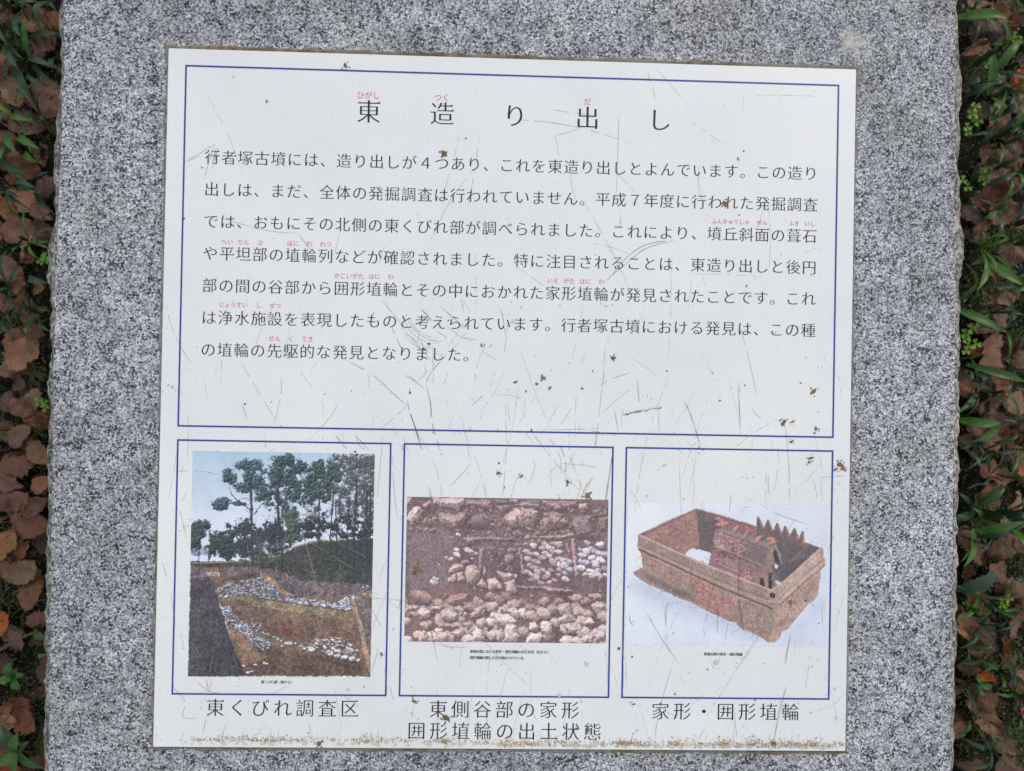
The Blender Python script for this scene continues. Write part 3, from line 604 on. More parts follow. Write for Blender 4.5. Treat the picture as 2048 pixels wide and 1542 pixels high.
# --- second print: stones and shards in brown soil
def print_two():
    s = Print(604, 434, (102, 140), (1778, 165), (77, 1342), (112, 88, 84), 31); r = s.r
    s.a = np.array([96, 76, 76])+(s.n2-0.5)[..., None]*np.array([70, 56, 50])+(s.n-0.5)[..., None]*70
    s.poly([(95, 400), (420, 400), (560, 520), (430, 780), (420, 900), (85, 900)], (124, 104, 104), 8, 30, 0.35, 0.7); s.poly([(420, 880), (1000, 960), (1300, 1000), (1200, 1060), (600, 1000), (90, 960)], (120, 78, 70), 10, 30, 0.35, 0.8)
    s.poly([(80, 1040), (600, 1060), (700, 1380), (70, 1380)], (140, 88, 72), 10, 30, 0.3, 0.7)
    for _ in range(2200):
        pass
    q = r.rand(2600, 2)*[1680, 1200]+[90, 150]; s.dabs(q, 2+r.rand(2600)*4, [(52+100*t_, 40+82*t_, 40+78*t_) for t_ in r.rand(2600)], 0.45)
    big = [([(310, 145), (570, 150), (575, 190), (535, 250), (380, 225), (320, 190)], (200, 178, 172)), ([(590, 160), (800, 165), (815, 262), (700, 245), (575, 210)], (140, 118, 112)), ([(820, 160), (940, 165), (930, 200), (850, 205)], (120, 100, 100)),
           ([(945, 155), (1030, 160), (1015, 195), (950, 190)], (158, 134, 126)), ([(1220, 170), (1520, 175), (1520, 215), (1380, 265), (1280, 235), (1215, 200)], (152, 122, 112)), ([(1528, 195), (1600, 192), (1603, 240), (1530, 240)], (196, 168, 156)),
           ([(1100, 160), (1220, 165), (1200, 215), (1090, 200)], (128, 108, 104)), ([(100, 290), (150, 225), (200, 212), (235, 260), (190, 330), (130, 360), (98, 330)], (214, 190, 172)), ([(98, 142), (142, 145), (130, 195), (98, 200)], (180, 168, 170)),
           ([(232, 195), (290, 165), (305, 190), (250, 240), (228, 225)], (172, 146, 128)), ([(240, 330), (290, 285), (350, 310), (360, 370), (260, 385)], (140, 116, 106)), ([(345, 255), (500, 290), (600, 240), (620, 290), (560, 380), (480, 415), (370, 360)], (160, 130, 118)),
           ([(890, 320), (990, 230), (1130, 228), (1190, 260), (1180, 340), (1145, 410), (1060, 390), (950, 400)], (196, 164, 148)), ([(1215, 330), (1310, 250), (1390, 290), (1455, 360), (1330, 410), (1200, 420)], (156, 126, 116)),
           ([(590, 370), (640, 290), (740, 270), (820, 330), (780, 400), (680, 410)], (116, 98, 98)), ([(1480, 300), (1640, 290), (1665, 480), (1520, 480), (1450, 400)], (130, 112, 108)), ([(1640, 250), (1740, 240), (1760, 300), (1660, 310)], (150, 122, 112)),
           ([(1690, 320), (1775, 300), (1775, 430), (1700, 420)], (134, 108, 98)), ([(980, 210), (1080, 180), (1200, 200), (1190, 230), (1060, 225)], (148, 126, 120)), ([(830, 210), (960, 205), (970, 250), (860, 260)], (132, 110, 108)),
           ([(975, 440), (1020, 405), (1070, 460), (990, 480)], (160, 128, 116)), ([(1060, 480), (1110, 445), (1140, 480), (1090, 500)], (170, 128, 112)), ([(1070, 520), (1150, 505), (1175, 530), (1120, 550), (1060, 545)], (170, 166, 168)),
           ([(120, 930), (200, 895), (270, 930), (350, 1030), (240, 1040), (150, 1000)], (164, 124, 108)), ([(400, 1010), (480, 950), (620, 940), (600, 1000), (500, 1050), (420, 1050)], (170, 128, 104))]
    for p, c in big: s.stonep(p, c, 0.7)
    def rubble(pts, n, k0, k1, seed_cols):
        for x, y in inpoly(r, pts, n):
            k = k0+(k1-k0)*r.rand()**2; c = np.array(seed_cols[r.randint(len(seed_cols))])*(0.8+0.35*r.rand()); s.stone(x, y, k*1.35, k*0.8, r.rand()*3, tuple(c), r.randint(5, 9), 0.5, 0.28)
    rubble([(95, 250), (1770, 200), (1770, 470), (1000, 440), (560, 440), (95, 420)], 150, 8, 26, [(134, 110, 104), (120, 98, 94), (150, 124, 114)])
    rubble([(560, 440), (1500, 430), (1500, 520), (1050, 540), (560, 620)], 130, 6, 20, [(146, 120, 116), (160, 134, 126), (120, 100, 100)])
    rubble([(700, 560), (1040, 560), (1040, 780), (720, 800)], 70, 6, 18, [(126, 106, 106), (140, 118, 114)])
    rubble([(90, 430), (540, 470), (430, 780), (420, 900), (90, 900)], 70, 4, 9, [(136, 116, 114), (118, 98, 98)])
    rubble([(90, 900), (1770, 880), (1770, 1360), (90, 1350)], 150, 8, 22, [(150, 122, 108), (130, 104, 94), (166, 140, 124)])
    # walls of the buried box
    clay = (176, 136, 130)
    for p, c in [([(700, 570), (745, 560), (740, 640), (715, 760), (690, 740), (692, 640)], (150, 120, 122)), ([(1020, 560), (1052, 560), (1078, 780), (1040, 790), (1045, 700)], clay), ([(960, 520), (1030, 530), (1030, 560), (1000, 550)], (150, 122, 130)),
                 ([(1462, 490), (1490, 490), (1530, 790), (1500, 800), (1480, 700)], (196, 156, 148)), ([(1412, 530), (1430, 525), (1460, 600), (1450, 640)], (180, 138, 132)), ([(1010, 880), (1250, 890), (1470, 915), (1475, 940), (1280, 940), (1240, 915), (1020, 900)], (170, 132, 136)),
                 ([(735, 700), (760, 760), (745, 805), (730, 790)], (184, 132, 116)), ([(560, 480), (700, 470), (1000, 485), (1000, 505), (740, 500), (600, 540)], (146, 122, 120)), ([(1190, 470), (1300, 465), (1480, 445), (1490, 470), (1400, 490), (1200, 490)], (172, 140, 132))]:
        s.stonep(p, c, 0.6, 2.5)
    for p in [[(470, 700), (580, 700), (570, 740), (450, 780), (440, 760)], [(585, 720), (650, 700), (710, 760), (705, 800), (640, 880), (600, 850), (575, 780)], [(430, 820), (500, 775), (520, 845), (440, 850)], [(505, 775), (555, 758), (585, 840), (525, 845)],
              [(670, 870), (730, 808), (765, 900), (720, 895)], [(752, 830), (830, 808), (905, 905), (780, 918)], [(838, 760), (970, 780), (980, 820), (900, 840), (860, 800)], [(905, 850), (990, 822), (1010, 930), (1005, 945), (925, 945)], [(978, 785), (1015, 785), (1010, 820), (990, 820)],
              [(1222, 510), (1250, 512), (1245, 535), (1215, 533)], [(1290, 515), (1400, 510), (1390, 545), (1280, 540)], [(405, 640), (430, 625), (450, 650), (420, 670)], [(350, 700), (380, 690), (370, 720)]]:
        s.stonep(p, (196, 164, 148), 0.85, 1.2)
    def peb(pts, n, rr, cols, var=0.25, asp=1.45):
        q = inpoly(r, pts, n*3); keep = []
        for p in q:
            if all((p[0]-k[0])**2+(p[1]-k[1])**2 > (rr*1.6)**2 for k in keep): keep.append(p)
            if len(keep) >= n: break
        for x, y in sorted(keep, key=lambda p: p[1]):
            k = rr*(0.75+0.5*r.rand()); c = np.array(cols[r.randint(len(cols))])*(1-var/2+var*r.rand()); s.stone(x, y, k*asp, k, r.rand()*1.2-0.2, tuple(c), 8, 0.8)
    peb([(1110, 540), (1380, 540), (1400, 780), (1440, 860), (1180, 870), (1090, 800), (1080, 600)], 46, 24, [(186, 160, 150), (200, 186, 180), (170, 140, 132), (176, 172, 176)])
    peb([(1380, 650), (1460, 680), (1490, 790), (1400, 790)], 6, 26, [(190, 186, 196)]); peb([(1530, 500), (1770, 500), (1770, 830), (1550, 820)], 32, 26, [(180, 188, 206), (196, 192, 196), (160, 150, 152), (206, 200, 196)])
    peb([(440, 560), (680, 560), (680, 700), (460, 690)], 7, 22, [(150, 150, 158), (190, 176, 172), (140, 116, 112)]); peb([(300, 780), (370, 820), (340, 900), (300, 890)], 3, 18, [(196, 186, 182)])
    s.stone(525, 455, 24, 17, 0.3, (200, 196, 194)); s.stone(620, 597, 38, 17, 0, (190, 192, 198)); s.stone(640, 655, 12, 10, 0, (190, 190, 196)); s.stone(945, 660, 40, 45, 0, (136, 120, 124)); s.stone(970, 590, 45, 25, 0, (132, 122, 128)); s.stone(345, 830, 22, 10, -0.6, (206, 196, 190)); s.stone(470, 480, 30, 20, 0.5, (150, 116, 108))
    # foreground cobbles
    peb([(85, 1010), (330, 1000), (560, 1040), (760, 960), (1000, 960), (1080, 1010), (1760, 960), (1770, 1120), (1300, 1080), (1000, 1100), (560, 1090), (85, 1120)], 34, 38, [(176, 146, 128), (160, 130, 118), (140, 112, 104)], asp=1.3)
    peb([(85, 1080), (1765, 1060), (1762, 1365), (80, 1345)], 78, 48, [(206, 184, 166), (196, 168, 148), (180, 150, 132), (214, 196, 180)], 0.2, 1.2)
    fg = [([(180, 1085), (240, 1055), (298, 1100), (290, 1150), (215, 1165), (165, 1120)], (208, 190, 172)), ([(85, 1030), (200, 1050), (180, 1080), (90, 1095)], (196, 172, 152)), ([(375, 1090), (420, 1065), (520, 1110), (515, 1160), (440, 1180), (385, 1150)], (204, 182, 166)),
          ([(300, 1045), (400, 1050), (375, 1085), (300, 1080)], (206, 184, 168)), ([(480, 1060), (530, 1042), (570, 1080), (560, 1130), (500, 1095)], (200, 176, 146)), ([(610, 1120), (700, 1050), (735, 1060), (700, 1140), (640, 1160)], (200, 172, 146)),
          ([(745, 1020), (830, 1010), (858, 1050), (830, 1100), (770, 1095)], (206, 180, 168)), ([(675, 1160), (740, 1145), (762, 1190), (730, 1245), (672, 1220)], (200, 172, 152)), ([(330, 1190), (450, 1190), (525, 1205), (500, 1232), (360, 1230)], (190, 160, 138)),
          ([(640, 1250), (725, 1248), (740, 1330), (645, 1335)], (222, 204, 184)), ([(450, 1270), (560, 1215), (590, 1270), (520, 1315)], (196, 170, 152)), ([(545, 1200), (620, 1165), (645, 1200), (600, 1245), (580, 1225)], (196, 164, 142)), ([(190, 1290), (240, 1235), (270, 1290), (260, 1345), (200, 1340)], (208, 178, 160)),
          ([(300, 1330), (360, 1250), (430, 1270), (440, 1310), (410, 1350), (310, 1350)], (206, 178, 162)), ([(820, 1180), (860, 1120), (960, 1115), (1010, 1180), (980, 1230), (880, 1220)], (218, 198, 184)), ([(930, 1090), (975, 1050), (1030, 1100), (1030, 1160), (990, 1160)], (206, 184, 170)),
          ([(890, 1290), (920, 1200), (1000, 1210), (1030, 1310), (1000, 1355), (900, 1350)], (222, 200, 182)), ([(825, 1270), (890, 1235), (910, 1310), (850, 1345)], (214, 190, 172)), ([(1085, 1320), (1120, 1280), (1200, 1265), (1225, 1310), (1200, 1360), (1090, 1360)], (226, 214, 202)),
          ([(1110, 1190), (1160, 1180), (1195, 1225), (1160, 1265), (1110, 1250)], (208, 188, 174)), ([(1220, 1210), (1290, 1200), (1310, 1260), (1270, 1300), (1215, 1270)], (206, 186, 170)), ([(1385, 1210), (1440, 1185), (1520, 1240), (1500, 1290), (1440, 1280)], (212, 190, 176)),
          ([(1335, 1160), (1400, 1130), (1440, 1125), (1440, 1180), (1360, 1200)], (220, 208, 200)), ([(1575, 1190), (1610, 1135), (1665, 1190), (1640, 1212), (1580, 1210)], (222, 212, 204)), ([(1500, 1270), (1530, 1255), (1560, 1300), (1530, 1320)], (180, 180, 196)),
          ([(1655, 1300), (1700, 1245), (1755, 1290), (1745, 1340), (1680, 1345)], (190, 186, 190)), ([(1550, 1300), (1610, 1280), (1650, 1310), (1630, 1360), (1560, 1360)], (206, 186, 174)), ([(1600, 970), (1650, 945), (1700, 985), (1660, 1015)], (180, 152, 140)), ([(1665, 1060), (1700, 1025), (1745, 1050), (1720, 1085)], (186, 170, 170))]
    for p, c in fg: s.stonep(p, c, 0.75)
    s.relief(3.0, 0.34, 411); s.relief(10, 0.12, 412); s.relief(60, 0.12, 413)
    s.grain(8); return s.done('print_of_stones', -0.0875, 0.0874, -0.2077, -0.0828, Z1, 0.72, 0.74, (62, 52, 54))

# --- third print: reassembled clay enclosure with a clay house inside
def print_three():
    s = Print(600, 423, (115, 125), (1875, 130), (80, 1365), (214, 222, 234), 41); r = s.r
    gx = s.X/s.w; gy = s.Y/s.h
    t = np.clip(gx*0.9+0.0, 0, 1)[..., None]; s.a = np.array([226, 233, 234])*(1-t)+np.array([208, 215, 230])*t
    u = np.clip((gy-0.35)/0.65, 0, 1)[..., None]; s.a = s.a*(1-u*0.35)+np.array([196, 208, 236])*u*0.35
    fade = lambda pts, col, soft, op: s.poly(pts, col, 0, soft, op=op)
    fade([(120, 850), (240, 800), (700, 980), (1250, 1240), (1300, 1330), (1150, 1290), (700, 1120), (250, 960)], (176, 188, 216), 60, 0.75)
    fade([(1440, 1250), (1500, 1210), (1800, 940), (1870, 1000), (1640, 1250), (1500, 1330)], (184, 196, 222), 50, 0.6)
    T = dict(warp=2.0, soft=1.2)
    s.poly([(205, 405), (715, 168), (1245, 320), (1825, 505), (1800, 540), (1480, 830), (1390, 900), (1000, 760), (600, 600), (220, 430)], (120, 98, 92), tex=0.2, **T)
    s.poly([(240, 415), (715, 182), (742, 525), (690, 517), (640, 545), (605, 585)], (170, 120, 106), tex=0.22, col2=(150, 108, 92), **T)
    s.poly([(715, 182), (1245, 330), (1795, 508), (1470, 810), (1395, 880), (1100, 780), (830, 560), (742, 525)], (108, 92, 86), tex=0.2, col2=(96, 84, 82), **T)
    s.poly([(870, 235), (1240, 330), (1240, 400), (1130, 370), (960, 330)], (150, 98, 92), tex=0.2, **T)
    s.poly([(1420, 430), (1780, 520), (1740, 570), (1600, 540), (1500, 620), (1440, 560)], (88, 80, 80), 6, 6, 0.2, 0.8); s.poly([(1470, 650), (1700, 590), (1470, 810), (1400, 700)], (80, 74, 78), 6, 6, 0.2, 0.8)
    s.poly([(635, 545), (665, 517), (712, 527), (760, 528), (835, 555), (822, 660), (720, 625), (605, 583)], (216, 226, 240), 4, 1.2)
    s.poly([(1405, 650), (1430, 660), (1425, 690), (1400, 680)], (222, 222, 222)); s.poly([(1395, 785), (1450, 805), (1440, 845), (1400, 820)], (206, 216, 230))
    # house
    s.poly([(845, 530), (1100, 600), (1300, 690), (1285, 800), (1262, 832), (1090, 770), (815, 662)], (146, 112, 106), tex=0.22, **T)
    s.poly([(1095, 660), (1285, 720), (1275, 800), (1255, 832), (1095, 770)], (158, 112, 112), tex=0.5, **T); s.line([(900, 650), (1090, 722)], 8, (176, 140, 132)); s.line([(895, 662), (1085, 736)], 5, (100, 78, 74), 0.8)
    s.poly([(872, 350), (960, 335), (1400, 480), (1330, 640), (1300, 690), (1100, 590), (860, 500)], (136, 112, 104), tex=0.15, **T)
    s.poly([(872, 365), (960, 380), (1170, 440), (1165, 590), (1050, 580), (860, 500)], (158, 118, 112), tex=0.5, **T); s.poly([(860, 500), (1050, 570), (1040, 610), (900, 590), (850, 545)], (126, 88, 84), tex=0.5, **T)
    s.poly([(835, 600), (900, 590), (910, 640), (850, 670), (815, 660)], (150, 104, 104), tex=0.5, **T)
    s.poly([(1160, 470), (1350, 530), (1310, 650), (1165, 590)], (122, 104, 96), tex=0.12, **T)
    s.poly([(920, 328), (970, 325), (1420, 475), (1390, 515), (1330, 500), (940, 372)], (144, 124, 116), tex=0.15, **T); s.line([(945, 380), (1350, 520)], 9, (92, 76, 72), 0.7); s.line([(960, 335), (1400, 478)], 4, (70, 58, 60), 0.8)
    s.line([(900, 515), (1080, 590), (1290, 690)], 9, (100, 80, 76), 0.8); s.line([(900, 500), (1090, 575), (1300, 668)], 9, (160, 134, 124), 0.8)
    s.poly([(1395, 480), (1410, 475), (1455, 560), (1468, 640), (1455, 660), (1420, 540), (1398, 510)], (140, 124, 108), tex=0.1, **T); s.poly([(1398, 512), (1420, 540), (1452, 655), (1400, 620), (1388, 560)], (54, 50, 58), **T)
    s.poly([(1400, 482), (1340, 555), (1300, 680), (1275, 790), (1262, 835), (1330, 850), (1400, 870), (1400, 680), (1385, 560)], (150, 124, 108), tex=0.2, **T)
    s.poly([(1300, 790), (1315, 740), (1345, 740), (1340, 870), (1310, 850)], (176, 124, 106), **T); s.poly([(1270, 770), (1300, 775), (1310, 855), (1268, 838)], (48, 44, 48), **T); s.poly([(1345, 720), (1372, 730), (1375, 860), (1340, 868)], (46, 46, 52), **T)
    s.poly([(1385, 800), (1430, 830), (1430, 850), (1395, 875)], (150, 112, 98), **T); s.poly([(1375, 650), (1400, 660), (1400, 800), (1378, 850)], (116, 94, 84), **T)
    for cx_, cy_, an in [(915, 265, .5), (918, 310, .2), (955, 300, -.2), (1055, 345, -.8), (1155, 380, -.9), (1262, 425, -.7), (1372, 430, .2), (1375, 462, -.3)]:
        c_, s_ = math.cos(an), math.sin(an); a_ = np.array([(-42, -8), (-15, -16), (20, -16), (44, -6), (44, 10), (10, 8), (-20, 14), (-42, 14)]); q = np.stack([cx_+a_[:, 0]*c_-a_[:, 1]*s_, cy_+a_[:, 0]*s_+a_[:, 1]*c_], 1)
        s.poly(q+[5, 10], (84, 62, 62), 1, 3, op=.5); s.poly(q, (190, 128, 108), 1.5, 1.2, 0.2); s.line([q[1], q[2]], 7, (216, 160, 138), 0.6)
    # teeth along the far wall
    for (ax, ay), (lx, ly), (rx_, ry_) in [((1258, 228), (1240, 318), (1310, 330)), ((1345, 258), (1305, 335), (1392, 355)), ((1427, 285), (1388, 355), (1465, 378)), ((1497, 308), (1460, 380), (1540, 400)), ((1577, 328), (1532, 400), (1622, 425)), ((1652, 354), (1612, 430), (1662, 465))]:
        s.poly([(lx, ly+30), (lx, ly), (ax-10, ay+6), (ax, ay), (ax+10, ay+8), (rx_, ry_), (rx_, ry_+25)], (112, 92, 88), 1.5, 1.2, 0.2); s.poly([(ax+2, ay+4), (ax+10, ay+8), (rx_, ry_+6), (rx_-20, ry_)], (178, 132, 112), 1, 1.2)
        s.poly([(lx+8, ly+20), (ax, ay+40), (rx_-18, ry_+20)], (112, 84, 80), 1, 5, op=0.6)
    # front wall
    s.poly([(155, 735), (228, 688), (300, 760), (660, 945), (640, 985), (550, 950), (535, 945), (470, 912), (280, 830), (190, 775)], (158, 132, 120), tex=0.2, **T)
    front = [(203, 405), (240, 420), (430, 505), (620, 590), (800, 665), (1000, 742), (1200, 820), (1345, 880), (1400, 900), (1432, 990), (1425, 1150), (1400, 1330), (1335, 1335), (1262, 1285), (1160, 1240), (1092, 1212), (1055, 1165), (1000, 1155), (800, 1065), (650, 985), (560, 940), (285, 800), (240, 705), (230, 570), (195, 515)]
    s.poly(front, (164, 132, 114), tex=0.2, col2=(150, 126, 108), **T)
    for pts, c in [([(240, 560), (500, 690), (620, 740), (600, 840), (450, 780), (260, 660)], (168, 124, 110)), ([(640, 750), (880, 850), (870, 930), (1050, 950), (1040, 1030), (900, 990), (700, 900)], (176, 112, 100)), ([(700, 900), (860, 940), (1000, 1140), (900, 1100), (680, 980)], (170, 112, 100)),
                   ([(1210, 1130), (1380, 1170), (1370, 1200), (1230, 1180)], (134, 110, 104)), ([(1080, 900), (1250, 960), (1240, 1010), (1100, 960)], (150, 132, 108)), ([(430, 700), (520, 740), (600, 900), (480, 850)], (150, 128, 110)), ([(1100, 1020), (1350, 1090), (1380, 1250), (1150, 1180)], (160, 138, 116)),
                   ([(860, 930), (1050, 960), (1040, 1030), (960, 1010)], (170, 114, 106))]: s.poly(pts, c, 5, 6, 0.3, 0.75)
    s.poly([(250, 735), (400, 800), (640, 910), (680, 960), (560, 940), (300, 800)], (98, 88, 74), 2, 16, 0.15, 0.85)
    s.line([(205, 505), (560, 665), (900, 815), (1340, 975), (1425, 965)], 26, (178, 146, 126), 0.8); s.line([(203, 488), (560, 645), (900, 792), (1340, 952)], 7, (120, 92, 82), 0.75); s.line([(210, 530), (560, 692), (900, 848), (1330, 1020), (1370, 1040)], 13, (92, 68, 64), 0.9); s.line([(240, 565), (560, 715), (900, 870), (1330, 1045)], 10, (186, 150, 128), 0.5)
    s.line([(850, 770), (1100, 880), (1330, 960)], 14, (128, 112, 84), 0.6)
    s.line([(222, 412), (430, 502), (620, 588), (800, 662), (1000, 738), (1200, 815), (1365, 878)], 16, (204, 170, 152), 0.9); s.line([(208, 402), (460, 280), (715, 168), (960, 232), (1240, 318)], 9, (188, 156, 144), 0.9)
    # right wall
    s.poly([(1365, 882), (1480, 800), (1640, 660), (1795, 512), (1828, 515), (1828, 580), (1845, 605), (1842, 650), (1808, 690), (1790, 820), (1778, 920), (1735, 970), (1700, 985), (1640, 1060), (1500, 1222), (1455, 1240), (1440, 1290), (1395, 1335), (1340, 1335), (1385, 1150), (1400, 1000)], (182, 152, 130), tex=0.18, col2=(168, 140, 118), **T)
    for pts, c in [([(1500, 780), (1700, 600), (1790, 530), (1780, 620), (1560, 800)], (196, 166, 142)), ([(1430, 1050), (1600, 900), (1580, 1050), (1440, 1200)], (186, 142, 120)), ([(1640, 860), (1760, 740), (1750, 860), (1660, 950)], (176, 128, 112)), ([(1420, 1160), (1520, 1080), (1500, 1150), (1430, 1200)], (140, 112, 104))]: s.poly(pts, c, 5, 8, 0.25, 0.7)
    s.line([(1430, 985), (1640, 790), (1840, 622)], 22, (196, 164, 140), 0.8); s.line([(1435, 1010), (1640, 822), (1842, 652)], 8, (112, 86, 74), 0.8); s.line([(1425, 958), (1640, 762), (1835, 592)], 6, (130, 104, 90), 0.7)
    s.line([(1368, 880), (1480, 798), (1640, 656), (1800, 508)], 14, (204, 176, 152), 0.9); s.line([(1395, 900), (1432, 990), (1405, 1320)], 18, (190, 154, 132), 0.5)
    s.poly([(1640, 1070), (1700, 990), (1690, 1020), (1650, 1075)], (214, 214, 224), 1, 2)
    s.poly([(1000, 1158), (1050, 1160), (1090, 1212), (1050, 1195)], (208, 212, 226), 1, 2)
    s.dabs([(1377, 921)], [24], [(34, 30, 38)], 1)
    # cracks
    def crack(x, y, a, n, op=0.55):
        pts = [(x, y)]
        for _ in range(n): a += r.randn()*0.7; x += math.cos(a)*(14+r.rand()*22); y += math.sin(a)*(14+r.rand()*22); pts.append((x, y))
        s.line(pts, 3.2, (98, 66, 62), op, 3)
    for x, y in inpoly(r, front, 62): crack(x, y, r.rand()*6, 4)
    for x, y in inpoly(r, [(1430, 1000), (1800, 700), (1700, 950), (1460, 1200)], 16): crack(x, y, r.rand()*6, 3, 0.45)
    for x, y in inpoly(r, [(280, 420), (700, 230), (720, 500), (620, 540)], 16): crack(x, y, r.rand()*6, 3, 0.4)
    for x, y in inpoly(r, [(870, 360), (1300, 480), (1280, 780), (860, 600)], 20): crack(x, y, r.rand()*6, 3, 0.5)
    clay = np.clip((s.a[..., 0]-s.a[..., 2]-6)/14, 0, 1); pk = clay[..., None]*(0.1+1.0*(vnoise(s.h, s.w, 46, 421, 5, 0.65)-0.3)[..., None])
    s.a = s.a+pk*np.array([7, -6, 9]); s.relief(4, 0.20, 422, clay); s.relief(12, 0.16, 423, clay); s.relief(40, 0.16, 424, clay)
    s.grain(5); return s.done('print_of_clay_box', 0.1040, 0.2808, -0.2086, -0.0850, Z1, 0.80, 0.94, (24, 23, 24))
tag(print_one(), 'photograph of pine trees above an excavated slope'); tag(print_two(), 'photograph of pale cobbles and broken clay shards in brown soil'); tag(print_three(), 'photograph of a clay box with a clay house inside')
# ------------------------------------------------------------------ scratches, dried dirt and stains on the panel
def bp(x, y, ox=0, oy=0, s=1.0):
    p = ray_at(ox+x/s, oy+y/s, BT); return np.array([p[0], p[1]])
def smooth_line(pts, step=0.004):
    pts = np.array(pts, float)
    if len(pts) < 3: n = max(2, int(np.linalg.norm(pts[-1]-pts[0])/step)); return [pts[0]+(pts[-1]-pts[0])*t for t in np.linspace(0, 1, n)]
    out = []
    for i in range(len(pts)-1):
        p0, p1, p2, p3 = pts[max(i-1, 0)], pts[i], pts[i+1], pts[min(i+2, len(pts)-1)]
        n = max(2, int(np.linalg.norm(p2-p1)/step))
        for q in range(n):
            t = q/n; out.append(0.5*((2*p1)+(-p0+p2)*t+(2*p0-5*p1+4*p2-p3)*t*t+(-p0+3*p1-3*p2+p3)*t**3))
    out.append(pts[-1]); return out
class Ribbons:
    def __init__(s): s.v = []; s.f = []
    def add(s, pts, w, z, broken=0.0):
        z += rng.random()*0.0001       # no two marks share a plane
        pts = smooth_line(pts); n = len(pts); ids = []
        for i, p in enumerate(pts):
            d = pts[min(i+1, n-1)]-pts[max(i-1, 0)]; L_ = np.linalg.norm(d)
            if L_ < 1e-9: d = np.array([1., 0]); L_ = 1
            nn = np.array([-d[1], d[0]])/L_; tp = min(1.0, 0.25+min(i, n-1-i)/max(n*0.25, 1)); k = w*tp*(0.6+0.7*rng.random())/2
            j = np.array([rng.gauss(0, 1), rng.gauss(0, 1)])*w*0.12
            s.v += [(*(p+nn*k+j), z), (*(p-nn*k+j), z)]; ids.append(len(s.v)-2)
        for i in range(n-1):
            if rng.random() < broken: continue
            a, b = ids[i], ids[i+1]; s.f.append((a, a+1, b+1, b))
    def blob(s, x, y, r, z, asp=1.0, ang=0.0, sides=7, rough=0.35, th=0.0):
        z += rng.random()*0.0001
        n = sides; b = len(s.v); ca, sa = math.cos(ang), math.sin(ang)
        for i in range(n):
            a = i/n*2*math.pi; q = r*(1+rough*(rng.random()*2-1)); u, w = math.cos(a)*q*asp, math.sin(a)*q; s.v.append((x+u*ca-w*sa, y+u*sa+w*ca, z))
        if th > 0:
            s.v.append((x, y, z+th)); s.f += [(b+i, b+(i+1) % n, b+n) for i in range(n)]
        else: s.f.append(tuple(range(b, b+n)))
    def build(s, name, mat, label=None):
        o = mesh(name, s.v, s.f, mat, board); o['kind'] = 'stuff'
        if label: o['label'] = label
        return o
dark, midr, faint = Ribbons(), Ribbons(), Ribbons()
def sc(rb, w, pts, o=(0, 0, 1.0), broken=0.0): rb.add([bp(x, y, *o) for x, y in pts], w*0.001, {id(dark): Z4, id(midr): Z3+0.00004, id(faint): Z3}[id(rb)], broken)
A = (340, 720, 2.926); B_ = (1040, 720, 3.012); C_ = (700, 540, 4.8175); D_ = (340, 280, 5.69); E_ = (900, 860, 5.69); F_ = (1500, 860, 9.31)
T1 = (320, 80, 2.926); T2 = (1020, 80, 2.844); P1 = (340, 870, 2.909); P2 = (790, 960, 4.168); P3 = (1230, 980, 4.407); Q1 = (290, 1370, 2.844); Q2 = (1010, 1370, 2.844)
